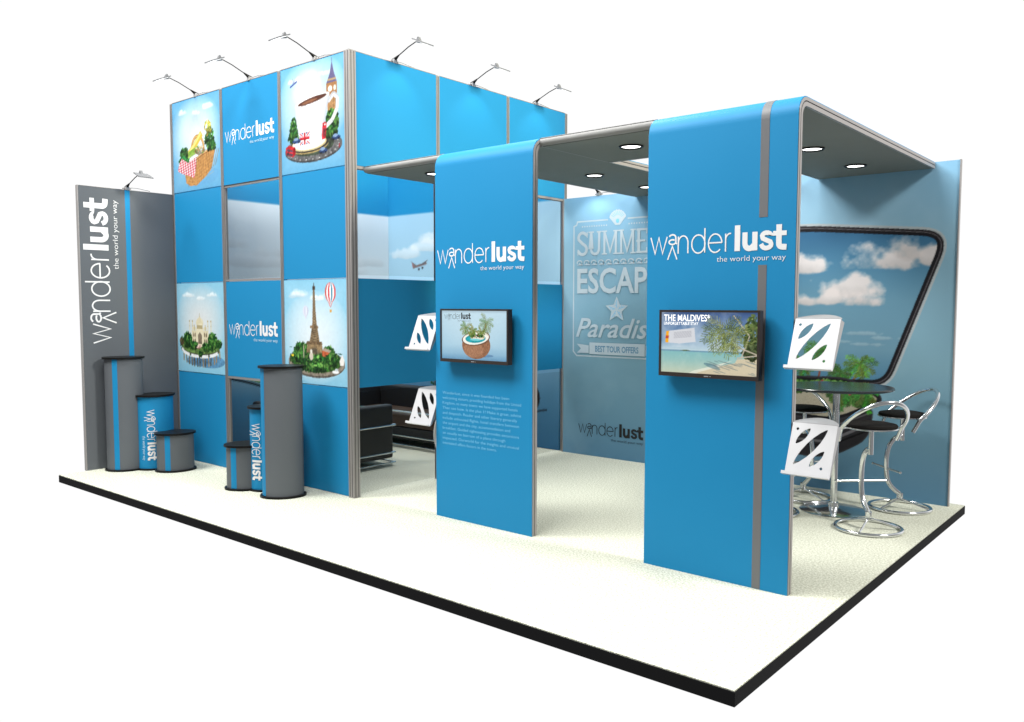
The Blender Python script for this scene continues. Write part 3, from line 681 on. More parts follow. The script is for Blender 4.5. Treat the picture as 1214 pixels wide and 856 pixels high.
# ================================================================== grey side wall
def grey_wall():
    t = thing('side_wall', (-7.467, .8, 0), 'grey wall with blue stripe and large white lettering reading upwards', 'wall')
    b = MB(); b.box(-7.489, .284, 0, -7.449, 1.312, 2.99, M['grey']); p = b.build('panel', t, .002)
    e = MB(); e.box(-7.492, .276, 0, -7.446, .2835, 2.994, M['alu']); e.box(-7.490, .2835, 2.9905, -7.448, 1.312, 2.995, M['alu']); e.build('edge_trim', t)
    s = MB(); s.box(-7.449, .768, .003, -7.4475, .822, 2.989, M['blue']); s.build('stripe', t)
    sh = Sheet(plane((-7.449, 0, 0), (0, 0, 1), (0, -1, 0), (1, 0, 0)))
    sh.logo(1.345, -.578, 1.535, M['white'], M['white'], .010); sh.build('logo_lettering', p)
grey_wall()

# ================================================================== back wall
def back_wall():
    t = thing('back_wall', (-2.2, 4.49, 0), 'pale blue rear wall printed with a summer poster and an open suitcase', 'wall')
    x0, x1 = -4.30, -.108
    b = MB(); b.box(x0, 4.4765, 0, x1, 4.512, 3.0, mat('pale_blue_laminate', (120, 170, 200), .45)); p = b.build('panel', t)
    e = MB(); e.box(x1, 4.470, 0, x1+.008, 4.514, 3.004, M['alu']); e.box(x0-.012, 4.466, 0, x0, 4.5, 3.003, M['alu']); e.build('edge_trim', t)
    w = wall_suitcase(x1-x0, 3.0, x0); w.build('wall_graphic', (x0, 4.4752, .001), (1, 0, 0), (0, 0, 1), p, M['print'], 'open suitcase print with clouds and palms')
    W = M['pale']; sh = Sheet(plane((0, 4.4752, 0), (1, 0, 0), (0, 0, 1), (0, -1, 0)))
    cx = -3.553; L, R, T, Bo = -4.155, -2.95, 2.72, 1.165; n = .05
    # notched frame
    def fr(d, wd):
        l, r, tp, bt = L+d, R-d, T-d, Bo+d
        sh.stroke([(cx-.13, tp), (l+n, tp), (l+n-.012, tp-n+.012), (l, tp-n), (l, bt+n), (l+n, bt), (r-n, bt), (r, bt+n), (r, tp-n), (r-n+.012, tp-n+.012), (r-n, tp), (cx+.13, tp)], wd, W)
    fr(0, .016)
    for k in range(11):
        for s_ in (-1, 1): sh.poly([(cx+s_*(.15+.033*k)+a*.008, 2.66+b*.008) for a, b in ((-1, -1), (1, -1), (1, 1), (-1, 1))], W)
    # shell
    ps = [(cx-.03, 2.655)]+[(cx+.12*math.cos(a), 2.70+.125*math.sin(a)*(1+.05*math.cos(a*22))) for a in np.linspace(PI*.88, PI*.12, 24)]+[(cx+.03, 2.655)]
    sh.poly(ps, W)
    bl = M['para']
    for a in np.linspace(PI*.8, PI*.2, 9): sh.stroke([(cx+.055*math.cos(a), 2.71+.055*math.sin(a)), (cx+.105*math.cos(a), 2.71+.1*math.sin(a))], .006, bl)
    sh.poly([(cx+.022*math.cos(a), 2.70+.026*math.sin(a)) for a in np.linspace(0, 2*PI, 14)[:-1]], bl)
    # SUMMER in slab letters
    def slab(x, z, w, s_=.05): sh.stroke([(x-w/2, z), (x+w/2, z)], .016, W)
    z0, z1 = 2.33, 2.60; lw = .035
    def S_(x, w):
        h = z1-z0; sh.stroke([(x+w, z1-.045)]+sh.arc(x+w/2, z1-h*.25, w/2-.012, h*.25-.01, 40, 200, 9)+[(x+w*.5, z0+h*.5)]+sh.arc(x+w/2, z0+h*.25, w/2-.012, h*.25-.01, 50, -150, 10)+[(x+.004, z0+.055)], lw, W)
        sh.stroke([(x+w-.006, z1), (x+w-.006, z1-.07)], .012, W); sh.stroke([(x+.006, z0), (x+.006, z0+.07)], .012, W)
    def U_(x, w):
        sh.stroke([(x+.03, z1-.01), (x+.03, z0+.07)]+sh.arc(x+w/2, z0+.07, w/2-.03, .06, 180, 360, 8)+[(x+w-.03, z1-.01)], lw*.9, W); slab(x+.03, z1-.008, .075); slab(x+w-.03, z1-.008, .065)
    def M_(x, w):
        for q in (.028, w-.028): sh.stroke([(x+q, z0+.01), (x+q, z1-.01)], lw*.8, W); slab(x+q, z0+.008, .07); slab(x+q, z1-.008, .07)
        sh.stroke([(x+.03, z1-.01), (x+w/2, z0+.03), (x+w-.03, z1-.01)], lw*.7, W)
    def E_(x, w):
        sh.stroke([(x+.03, z0), (x+.03, z1)], lw, W)
        for q, ww in ((z0+.012, w), (z1-.012, w), ((z0+z1)/2, w*.8)): sh.stroke([(x, q), (x+ww, q)], .022, W)
        sh.stroke([(x+w-.008, z0), (x+w-.008, z0+.06)], .014, W); sh.stroke([(x+w-.008, z1), (x+w-.008, z1-.06)], .014, W)
    def R_(x, w):
        sh.stroke([(x+.03, z0), (x+.03, z1)], lw, W); sh.stroke([(x, z1-.012), (x+w*.55, z1-.012)]+sh.arc(x+w*.55, z1-.075, .05, .063, 90, -90, 8)+[(x+.03, z1-.138)], .026, W); sh.stroke([(x+w*.5, z1-.14), (x+w-.01, z0+.01)], lw, W); slab(x+.03, z0+.008, .07)
    S_(-4.10, .14); U_(-3.94, .17); M_(-3.755, .21); M_(-3.53, .21); E_(-3.305, .14); R_(-3.145, .16)
    for k in range(11):   # wave row
        x = -4.07+.1*k; sh.stroke(sh.arc(x, 2.245, .034, .026, 200, -20, 7)+sh.arc(x+.016, 2.238, .017, .013, 10, -200, 5), .013, W); sh.stroke([(x-.03, 2.222), (x+.05, 2.222)], .01, W)
    sh.text('ESCAPE', -4.10, 1.90, 1.10, .305, W, .022)
    # starfish
    st = []
    for k in range(10):
        a = PI/2+k*PI/5; r = .15 if k % 2 == 0 else .07; st.append((cx+r*math.cos(a)*1.05, 1.705+r*math.sin(a)))
    sh.poly(st, W)
    for k in range(5):
        a = PI/2+k*2*PI/5; sh.stroke([(cx+.02*math.cos(a), 1.705+.02*math.sin(a)), (cx+.11*math.cos(a), 1.705+.11*math.sin(a))], .008, bl)
        for q in (.05, .08): sh.poly([(cx+q*math.cos(a+.25)+.007*math.cos(b), 1.705+q*math.sin(a+.25)+.007*math.sin(b)) for b in np.linspace(0, 2*PI, 7)[:-1]], bl)
    sh.text('Paradise', -4.115, 1.39, 1.13, .235, W, .012, .35)
    # ribbon
    sh.poly([(-4.10, 1.20), (-4.04, 1.25), (-4.10, 1.305), (-3.93, 1.29), (-3.93, 1.345-.06+.035), (-3.93, 1.20)], W)
    sh.poly([(-3.92, 1.19), (-3.92, 1.325), (-3.18, 1.325), (-3.18, 1.19)], W); sh.poly([(-3.17, 1.20), (-3.17, 1.31), (-3.0, 1.305), (-3.06, 1.25), (-3.0, 1.20)], W)
    sh.text('BEST TOUR OFFERS', -3.84, 1.222, .58, .075, mat('steel_blue_print', (96, 140, 168), .5), .03)
    sh.build('poster_lettering', p, 'faded white summer poster lettering')
    s2 = Sheet(plane((0, 4.4752, 0), (1, 0, 0), (0, 0, 1), (0, -1, 0))); s2.logo(-4.072, .258, .885, M['ink'], M['ink']); s2.build('logo_lettering', p)
back_wall()

# ================================================================== canopy with two arch legs
TOP = 3.0; RAD = .125; YF = 1.37; YE = 4.468
def prof(d, y_end=YE, n=10):
    pts = [(YF+d, 0.0)]
    for k in range(n+1):
        a = PI-(PI/2)*k/n; pts.append((YF+RAD+(RAD-d)*math.cos(a), TOP-RAD+(RAD-d)*math.sin(a)))
    pts.append((y_end, TOP-d)); return pts
def shell_strip(mb, x0, x1, d0, d1, m, y_end=YE):
    A = prof(d0, y_end); B = prof(d1, y_end); n = len(A)
    vs = [(x, y, z) for x in (x0, x1) for y, z in A+B]; N = 2*n; fs = []
    for i in range(n-1):
        fs += [(i, i+1, N+i+1, N+i), (n+i, N+n+i, N+n+i+1, n+i+1), (i, n+i, n+i+1, i+1), (N+i, N+i+1, N+n+i+1, N+n+i)]
    fs += [(0, N, N+n, n), (n-1, 2*n-1, N+2*n-1, N+n-1)]
    mb.add(vs, fs, m, True)
def canopy():
    t = thing('canopy', (-2.3, 2.9, 0), 'flat grey canopy roof carried on two wide curved blue legs', 'canopy')
    legs = []
    for x0, x1 in ((-3.315, -2.287), (-1.312, -.302)):
        b = MB(); shell_strip(b, x0+.004, x1-.004, 0, .006, M['blue']); leg = b.build('arch_panel', t); legs.append((leg, x0, x1))
        c = MB(); shell_strip(c, x0+.02, x1-.02, .007, .054, M['ceil']); c.build('arch_lining', t)
        for xa, xb in ((x0, x0+.018), (x1-.018, x1)):
            e = MB(); shell_strip(e, xa, xb, .0062, .026, M['alu']); shell_strip(e, xa+.004, xb-.004, .0255, .034, M['alu_dark']); shell_strip(e, xa, xb, .0335, .058, M['alu']); e.build('edge_trim', t)
    # front strips between the legs
    for x0, x1, lead in ((-4.30, -3.311, 0), (-2.291, -1.308, 0)):
        b = MB(); b.box(x0, YF+.12, 2.9395, x1, 2.372, 2.99, M['ceil']); b.build('ceiling_panel', t)
        n = 8; f = MB()
        f.tube([(x0, YF+.108, 2.972), (x1, YF+.108, 2.972)], .030, M['rail'], 16)
        f.box(x0, YF+.10, 2.978, x1, YF+.16, 3.0015, M['alu']); f.tube([(x0, YF+.0875, 2.9925), (x1, YF+.0875, 2.9925)], .0042, M['alu_dark'], 8)
        f.build('front_rail', t)
        g = MB(); g.box(x0, 2.372, 2.9375, x1, 2.40, 2.996, M['alu']); g.build('edge_trim', t)
    # lettering, stripe and paragraph on the legs
    (l1, a0, a1), (l2, b0, b1) = legs
    pf = plane((0, YF, 0), (1, 0, 0), (0, 0, 1), (0, -1, 0))
    s = Sheet(pf); s.logo(-3.287, 2.092, .925, M['white'], M['white']); s.build('logo_lettering', l1)
    s = Sheet(pf); s.logo(-1.284, 2.094, .930, M['white'], M['white']); s.build('logo_lettering', l2)
    s = Sheet(pf)
    lines = ["Wanderlust, since it was founded has been", "welcoming visitors, providing holidays from the United", "Kingdom, to many towns we have supported hotels", "Then see how. Is the plus 1? Make it great, advice", "and despatch. Reader and other literary generally", "include unhoused flights, hotel transfers between", "the airport and the city, accommodation and", "breakfast. Guided sightseeing provides excursions", "an usually no borrow of a plane through", "inspected. Ourworld for the insights and unusual", "interested offers factors in the towns."]
    wd = [.73, .85, .815, .85, .81, .83, .74, .83, .69, .83, .60]
    for i, (l, w) in enumerate(zip(lines, wd)): s.text(l, -3.233, 1.03-.0415*i, w*.985, .0225, M['para'], -.005)
    s.build('paragraph_lettering', l1, 'pale blue paragraph of small text')
    g = MB()
    for z0, z1 in ((.003, 2.005), (2.292, TOP-RAD)): g.box(-.532, YF-.0015, z0, -.478, YF, z1, M['stripe_grey'])
    A = prof(-.0015)[1:]; B = prof(.0)[1:]; n = len(A)
    vs = [(x, y, z) for x in (-.532, -.478) for y, z in A]; g.add(vs, [(i, n+i, n+i+1, i+1) for i in range(n-1)], M['stripe_grey'], True)
    g.build('stripe', l2)
    # downlights
    for x, y in ((-3.82, 1.87), (-2.79, 1.92), (-1.77, 1.89), (-.79, 1.9), (-2.79, 2.9), (-.785, 2.88), (-2.81, 3.86), (-.785, 3.88)):
        z = 2.939 if y < 2.3 and (x in (-3.82, -1.77)) else 2.9455
        r = MB(); r.lathe([(.072, .0), (.090, .0), (.092, -.010), (.084, -.013), (.072, -.004)], (x, y, z), M['ring'], 28, True, False); d = r.build('downlight', t)
        q = MB(); q.lathe([(.0715, -.002), (.0001, -.002)], (x, y, z), M['lamp'], 28); q.build('lamp_lens', d)
canopy()

# ================================================================== screens
def screen(x0, x1, z0, z1, label, artf, texts):
    yb = YF-.0015; yf = 1.29
    t = thing('television', ((x0+x1)/2, yb, z0), label, 'screen')
    b = MB(); b.box(x0, yf+.004, z0, x1, yf+.05, z1, M['bezel'])
    b.build('housing', t, .004)
    f = MB(); fw = .014; fb = .026
    f.box(x0, yf-.004, z0, x1, yf+.004, z0+fb, M['bezel']); f.box(x0, yf-.004, z1-fw, x1, yf+.004, z1, M['bezel']); f.box(x0, yf-.004, z0+fb, x0+fw, yf+.004, z1-fw, M['bezel']); f.box(x1-fw, yf-.004, z0+fb, x1, yf+.004, z1-fw, M['bezel'])
    fr = f.build('bezel', t)
    l = MB(); l.box((x0+x1)/2-.018, yf-.0048, z0+.008, (x0+x1)/2+.012, yf-.004, z0+.014, M['grey_metal']); l.box((x0+x1)/2+.02, yf-.0048, z0+.009, (x0+x1)/2+.03, yf-.004, z0+.013, M['grey_metal']); l.build('badge', fr)
    m = MB(); m.box((x0+x1)/2-.1, yf+.05, (z0+z1)/2-.1, (x0+x1)/2+.1, yb, (z0+z1)/2+.1, M['black']); m.build('wall_mount', t)
    w, h = x1-x0-2*fw, z1-z0-fw-fb
    c = artf(w, h); p = c.build('display', (x0+fw, yf+.0035, z0+fb), (1, 0, 0), (0, 0, 1), t, M['screen'])
    s = Sheet(plane((x0+fw, yf+.0035, z0+fb), (1, 0, 0), (0, 0, 1), (0, -1, 0))); texts(s, w, h); s.build('lettering', p)
EW = emis('glowing_white_print', (1, 1, 1), .5)
screen(-3.177, -2.458, 1.304, 1.728, 'screen on the left blue leg showing a coconut with palm trees', pic_coconut, lambda s, w, h: (s.logo(.03, h*.83, .29, M['ink'], M['ink'], .008)))
screen(-1.163, -.478, 1.303, 1.730, 'screen on the right blue leg showing a tropical beach', pic_beach, lambda s, w, h: (s.text('THE MALDIVES*', .018, h*.855, .325, .044, EW, .012), s.text('UNFORGETTABLE STAY', .018, h*.79, .245, .020, EW, .008)))

# ================================================================== brochure trays
def tray_thing(x0, x1, yt, zt, zb, label, mirror, rail_x, arm=False):
    dy = -.12; h = zt-zb
    t = thing('brochure_holder', ((x0+x1)/2, yt, zb), label, 'brochure holder', 'perforated white brochure holders')
    w = x1-x0; N = Vector((0, dy, -h)).normalized(); nrm = Vector((0, -h, dy*-1)).normalized(); nrm = Vector((0, -h, -dy)).normalized()
    nrm = Vector((0, -abs(h), abs(dy))).normalized()
    L = math.hypot(h, dy); D = Vector((0, -dy*-1 if False else dy, -h)).normalized()
    O = Vector((x0, yt, zt))
    def P(u, v, l=0.): # u across 0..w, v down the slope 0..L
        return O+Vector((u, 0, 0))+D*v+nrm*l
    # tray plate with lens shaped cut-outs: outline and holes tessellated together
    def lens(cu, cv, a, b, ang, n=16):
        out = []
        for k in range(n):
            tt = 2*PI*k/n; x = a*math.cos(tt); y = b*math.sin(tt)*(abs(math.sin(tt))**.6)
            u = cu+x*math.cos(ang)-y*math.sin(ang); v = cv-(x*math.sin(ang)+y*math.cos(ang))
            out.append((w-u if mirror else u, v))
        return out
    sc = w/.265
    holes = [lens(.086*sc, L*.25, .070*sc, .020, 1.02), lens(.118*sc, L*.46, .148*sc, .030, 1.02), lens(.165*sc, L*.66, .070*sc, .020, 1.02), lens(.035*sc, L*.12, .010, .010, 0), lens(.212*sc, L*.82, .010, .010, 0)]
    holes = [lens(.072, L*.25, .062, .021, .93), lens(.125, L*.45, .142, .030, .93), lens(.172, L*.66, .062, .020, .93), lens(.034, L*.12, .009, .009, 0), lens(.206, L*.83, .009, .009, 0)]
    outer = [(0, 0), (w, 0), (w, L), (0, L)]
    loops = [outer]+holes
    tri = geometry.tessellate_polygon([[Vector((p[0], p[1], 0)) for p in lp] for lp in loops])
    flat = [p for lp in loops for p in lp]; n = len(flat); th = .004
    b = MB(); vs = [P(u, v, 0) for u, v in flat]+[P(u, v, -th) for u, v in flat]
    fs = [tuple(x) for x in tri]+[tuple(i+n for i in x)[::-1] for x in tri]; k = 0
    for lp in loops:
        m = len(lp)
        for i in range(m): fs.append((k+i, k+(i+1) % m, n+k+(i+1) % m, n+k+i))
        k += m
    b.add(vs, fs, M['white_metal'])
    pl = b.build('tray_plate', t)
    # folded lip at the foot
    lp = MB(); q = [P(-.010, L, .0), P(w+.002, L, 0), P(w+.002, L, .028), P(-.010, L, .028)]
    lp.add([tuple(x) for x in q]+[tuple(x+D*.006) for x in q], [(0, 1, 2, 3), (7, 6, 5, 4), (0, 4, 5, 1), (1, 5, 6, 2), (2, 6, 7, 3), (3, 7, 4, 0)], M['white_metal'])
    q = [P(-.010, L-.012, .028), P(w+.002, L-.012, .028), P(w+.002, L+.006, .028), P(-.010, L+.006, .028)]
    lp.add([tuple(x) for x in q]+[tuple(x+nrm*.003) for x in q], [(0, 1, 2, 3), (7, 6, 5, 4), (0, 4, 5, 1), (1, 5, 6, 2), (2, 6, 7, 3), (3, 7, 4, 0)], M['white_metal'])
    lp.build('lip', t)
    # side cheeks and bowed top shelf behind the plate
    for u in (0.0, w-.003):
        ck = MB(); back = Vector((0, .065, .0)); tri3 = [P(u, 0, -.005), P(u, L, -.005), P(u, L*.96, -.005)+Vector((0, .015, 0)), P(u, .02, -.005)+back]
        m = len(tri3); ck.add([tuple(x) for x in tri3]+[tuple(x+Vector((.003, 0, 0))) for x in tri3], [(0, 1, 2, 3), (7, 6, 5, 4)]+[(i, m+i, m+(i+1) % m, (i+1) % m) for i in range(m)], M['grey_metal']); ck.build('cheek', t)
    tp = MB(); o2 = [(x0, yt+.004)]+[(x0+w*k/12, yt+.012+.085*math.sin(PI*k/12)**.8+.01) for k in range(13)]+[(x1, yt+.004)]
    tp.prism(o2, zt-.004, zt+.001, M['grey_metal'], lambda p, z: (p[0], p[1], z+(p[1]-yt)*.22)); tp.build('top_shelf', t)
    # clamp to the leg edge
    cl = MB(); cx_ = x0 if abs(x0-rail_x) < abs(x1-rail_x) else x1
    cl.box(min(rail_x, cx_+(.02 if cx_ == x0 else -.02)), yt+.016, zt-.09, max(rail_x, cx_+(.02 if cx_ == x0 else -.02)), yt+.028, zt-.05, M['grey_metal']); cl.build('clamp', t)
    if arm:
        xm = x1-.05; g = MB(); pts = []
        for k in range(17):
            a = k/16; pts.append((xm+.05+.005*a-.045*math.sin(PI*a)-.02, yt-.02+.03*a, zb+.03-.29*a))
        g.tube(pts, .012, M['white_metal'], 10); g.build('support_tube', t)
tray_thing(-.292, -.030, 1.37, 1.682, 1.395, 'upper brochure holder at the right edge of the right blue leg', False, -.302)
tray_thing(-.292, -.030, 1.37, 1.066, .775, 'lower brochure holder at the right edge of the right blue leg, over the bar stools', False, -.302)
tray_thing(-3.583, -3.322, 1.43, 1.668, 1.385, 'upper brochure holder at the left edge of the left blue leg', True, -3.315)
tray_thing(-3.583, -3.322, 1.43, 1.044, .76, 'lower brochure holder at the left edge of the left blue leg, with curved support tube', True, -3.315, True)

# ================================================================== clamp-on arm spotlights
def arm_light(base, out, label, side=1, length=.335, rise=.13, first=None):
    """base: point on the wall top; out: unit vector away from the wall"""
    rz = math.atan2(out[1], out[0])-PI/2*0
    if first is None:
        t = thing('arm_light', (0, 0, 0), label, 'spotlight', 'arm spotlights along the wall tops')
        c = MB(); c.box(-.028, -.02, -.012, .026, .02, .026, M['grey_metal']); c.box(-.012, -.045, .0, .012, .045, .012, M['alu']); c.build('clamp', t, .003)
        b = MB(); b.tube([(-.012, 0, .015), (.03, 0, .035), (.07, 0, .055)], [.022, .014, .006], M['black'], 10); b.build('arm_boot', t)
        a = MB(); a.tube([(.06, 0, .05), (.20, 0, .105), (length, 0, rise+.012)], .0048, M['black'], 8); a.build('arm', t)
        w = MB(); w.tube([(0, side*.03, .018), (-.01, side*.12, .022), (0, side*.26, .004)], .004, M['grey_metal'], 6); w.build('cable', t)
        h = MB()
        X = length
        # thin flood head held by a small triangular bracket, its glass facing down at the wall
        h.prism([(X-.032, rise-.006), (X+.028, rise-.022), (X+.03, rise-.016), (X+.004, rise+.036), (X-.004, rise+.036)], -.014, .014, M['lamp_grey'], lambda p, z: (p[0], z, p[1]))
        h.prism([(X-.012, rise+.002), (X+.110, rise-.052), (X+.113, rise-.043), (X-.009, rise+.011)], -.078, .078, M['lamp_grey'], lambda p, z: (p[0], z, p[1]))
        hd = h.build('lamp_head', t, .002)
        g = MB(); zf = lambda x: rise+.0005-(x-X+.012)*.4426
        g.add([(X, -.068, zf(X)), (X+.105, -.068, zf(X+.105)), (X+.105, .068, zf(X+.105)), (X, .068, zf(X))], [(0, 1, 2, 3)], M['lamp']); g.build('lamp_glass', hd)
    else:
        t = copy_tree(first); t['label'] = label
    t.location = base; t.rotation_euler.z = rz
    return t
AL = arm_light((-6.93, 1.338, 4.008), (0, -1), 'arm spotlight above the picnic basket picture')
specs = [((-5.90, 1.338, 4.008), (0, -1), 'arm spotlight above the top wanderlust panel of the booth'),
         ((-4.83, 1.338, 4.008), (0, -1), 'arm spotlight above the coffee cup picture'),
         ((-4.34, 1.86, 4.008), (1, 0), 'arm spotlight on the plain side of the booth, nearest the corner post'),
         ((-4.34, 2.93, 4.008), (1, 0), 'arm spotlight on the plain side of the booth, over the middle panel'),
         ((-4.34, 3.97, 4.008), (1, 0), 'arm spotlight on the plain side of the booth, over the farthest panel'),
         ((-7.468, .80, 3.003), (1, 0), 'arm spotlight on top of the grey wall'),
         ((-3.82, 4.49, 3.012), (0, -1), 'arm spotlight on the pale rear wall above the summer poster'),
         ((-1.80, 4.49, 3.012), (0, -1), 'arm spotlight on the pale rear wall above the suitcase print')]
for b_, o_, l_ in specs: arm_light(b_, o_, l_, first=AL)
for o in list(COL.objects):   # the cable trails to the other side on the booth's plain side
    pass

# ================================================================== oval plinths
def lens_plan(a, b, n=48, p=1.75):
    out = []
    for k in range(n):
        t = 2*PI*k/n; c_, s_ = math.cos(t), math.sin(t); out.append((a*math.copysign(abs(c_)**(2/p*.92), c_), b*math.copysign(abs(s_)**(2/2.1), s_)))
    return out
def plinth(x, y, h, rz, bodym, label, stripe=None, logo=False):
    t = thing('display_plinth', (0, 0, 0), label, 'plinth', 'oval display plinths in front of the booth')
    a, b = .186, .150; A, B = .208, .172
    m = MB(); m.prism(lens_plan(a, b), .018, h-.02, bodym, smooth=True); body = m.build('body', t)
    m = MB(); m.prism(lens_plan(A, B), 0, .018, M['black'], smooth=True); m.build('base', t, .003)
    m = MB(); m.prism(lens_plan(A, B), h-.02, h, M['black'], smooth=True); m.build('top', t, .003)
    pl = lens_plan(a, b, 480)
    front = sorted([p for p in pl if p[1] <= 0], key=lambda p: p[0]); xs = [p[0] for p in front]; ys = [p[1] for p in front]
    def surf(u, v, l):   # u local x along the front
        u = max(-a*.999, min(a*.999, u)); yv = float(np.interp(u, xs, ys)); e = .002
        dy = (float(np.interp(u+e, xs, ys))-float(np.interp(u-e, xs, ys)))/(2*e); nn = Vector((dy, -1)).normalized()
        return Vector((u+nn.x*l, yv+nn.y*l, v))
    if stripe is not None:
        m = MB(); n = 6; w = .05 if abs(stripe) < .8*a else .035
        us = [stripe-w/2+w*k/n for k in range(n+1)]; vs = [surf(u, z, .0012) for z in (.02, h-.022) for u in us]
        m.add(vs, [(i, i+1, n+2+i, n+1+i) for i in range(n)], M['blue'] if bodym is M['grey'] else M['grey'], True); m.build('stripe', body)
    if logo:
        f = surf; s = Sheet(lambda u, v, l: f(-.128+v if logo == 1 else -.168+v, h-.155-u, l), .005)
        s.logo(0, 0, .54, M['white'], M['tagp'], .011); s.build('logo_lettering', body)
    t.location = (x, y, 0); t.rotation_euler.z = math.radians(rz); ORG[t.name] = Vector((0, 0, 0))
CG = M['grey2'] = mat('plinth_grey', (104, 105, 107), .5, var=.02, scale=5, spec=.16)
def P_(x, y, h, rz, col, label, **k):
    plinth(x, y, h, rz, M['grey'] if col == 'g' else M['blue'], label, **k)
P_(-7.235, .60, 1.205, 62, 'g', 'tall grey plinth with blue stripe beside the grey wall', stripe=-.078)
P_(-7.07, .85, .80, 84, 'b', 'blue plinth with vertical lettering between two grey ones by the grey wall', logo=1)
P_(-6.79, .92, .41, 70, 'g', 'low grey plinth in the group by the grey wall', stripe=-.095)
P_(-5.45, .93, .43, 56, 'g', 'low grey plinth under the open window of the booth', stripe=-.115)
P_(-5.245, 1.06, .80, 60, 'b', 'blue plinth with vertical lettering, mostly hidden by a tall grey one', logo=2)
P_(-4.90, .96, 1.205, 52, 'g', 'tall grey plinth in front of the booth below the lattice tower picture', stripe=-.165)

# ================================================================== bar table and stools
def bar_table(x, y):
    t = thing('bar_table', (x, y, 0), 'round black bar table on a chrome pedestal in front of the suitcase print', 'table')
    m = MB(); m.lathe([(.0001, 1.050), (.44, 1.050), (.452, 1.058), (.452, 1.068), (.446, 1.074), (.0001, 1.074)], (x, y, 0), M['table'], 72); m.build('tabletop', t)
    m = MB(); m.lathe([(.029, .03), (.029, 1.035), (.06, 1.04), (.06, 1.05)], (x, y, 0), M['chrome'], 28); m.build('pedestal', t)
    m = MB(); m.lathe([(.275, 0), (.278, .005), (.27, .010), (.12, .022), (.045, .034), (.040, .075), (.030, .08)], (x, y, 0), M['chrome'], 64); m.build('base', t)
bar_table(-.825, 3.692)
def make_stool():
    t = thing('bar_stool', (0, 0, 0), '', 'bar stool', 'chrome bar stools round the table')
    CH = M['chrome']; n = 40
    m = MB(); m.tube([(.245*math.cos(2*PI*k/n), .245*math.sin(2*PI*k/n), .0155) for k in range(n)], .015, CH, 10, True); m.build('foot_ring', t)
    for k in range(3):
        a = 2*PI*k/3+.3; m = MB(); m.tube([(.24*math.cos(a), .24*math.sin(a), .016), (.02*math.cos(a), .02*math.sin(a), .088)], .008, CH, 8); m.build('spoke', t)
    m = MB(); m.lathe([(.024, .07), (.026, .085), (.026, .14), (.018, .145)], (0, 0, 0), CH, 20); m.build('hub', t)
    pts = [(0, .13), (.035, .155), (.08, .195), (.115, .25), (.130, .32), (.134, .40), (.130, .48), (.112, .55), (.075, .605), (.03, .632), (-.012, .64)]
    from itertools import pairwise
    sm = []
    P = [Vector((p[0], 0, p[1])) for p in pts]
    for i in range(len(P)-1):
        p0, p1, p2, p3 = P[max(i-1, 0)], P[i], P[i+1], P[min(i+2, len(P)-1)]
        for k in range(4):
            q = k/4; sm.append(.5*((2*p1)+(p2-p0)*q+(2*p0-5*p1+4*p2-p3)*q*q+(3*p1-p0-3*p2+p3)*q**3))
    sm.append(P[-1])
    m = MB(); m.tube(sm, .0205, CH, 14); m.build('curved_leg', t)
    m = MB(); m.lathe([(.0195, .595), (.0195, .79), (.055, .795), (.055, .80)], (-.004, 0, 0), CH, 20); m.build('seat_post', t)
    m = MB(); m.tube([(.134, -.205, .36), (.134, .205, .36)], .0095, CH, 10)
    for s_ in (-1, 1): m.lathe([(.0001, -.013), (.010, -.009), (.013, 0), (.010, .009), (.0001, .013)], (.134, .21*s_, .36), CH, 12)
    m.build('footrest', t)
    m = MB(); m.lathe([(.0001, .80), (.185, .80), (.198, .806), (.198, .814), (.190, .818)], (0, 0, 0), CH, 48); m.build('seat_ring', t)
    m = MB(); m.lathe([(.190, .816), (.193, .826), (.186, .838), (.150, .846), (.0001, .850)], (0, 0, 0), M['seat'], 48); m.build('seat', t)
    pts = []
    for k in range(37):
        a = -PI/2*1.18+PI*1.18*k/36; rear = math.cos(a); lat = math.sin(a)
        pts.append((.0-.275*rear if rear > 0 else .06*-rear*3, .245*lat, .80+.235*rear if rear > 0 else .80+.35*rear))
    m = MB(); m.tube(pts, .0170, CH, 12); m.build('back_hoop', t)
    for s_ in (-1, 1):
        m = MB(); m.tube([(0, .19*s_, .808), (0, .236*s_, .805)], .008, CH, 8); m.build('hoop_bracket', t)
    return t
ST = make_stool(); tx, ty = -.825, 3.692
spots = [(-.405, 3.255, 'bar stool nearest the platform edge, right of the table pedestal'), (-.41, 4.13, 'bar stool on the far right against the pale rear wall'), (-1.20, 3.98, 'bar stool behind the lower right brochure holder, left of the table pedestal'), (-1.235, 3.27, 'bar stool almost wholly hidden behind the right blue leg')]
for i, (x, y, lb) in enumerate(spots):
    o = ST if i == 0 else copy_tree(ST)
    o.location = (x, y, 0); o.rotation_euler.z = math.atan2(ty-y, tx-x); o['label'] = lb

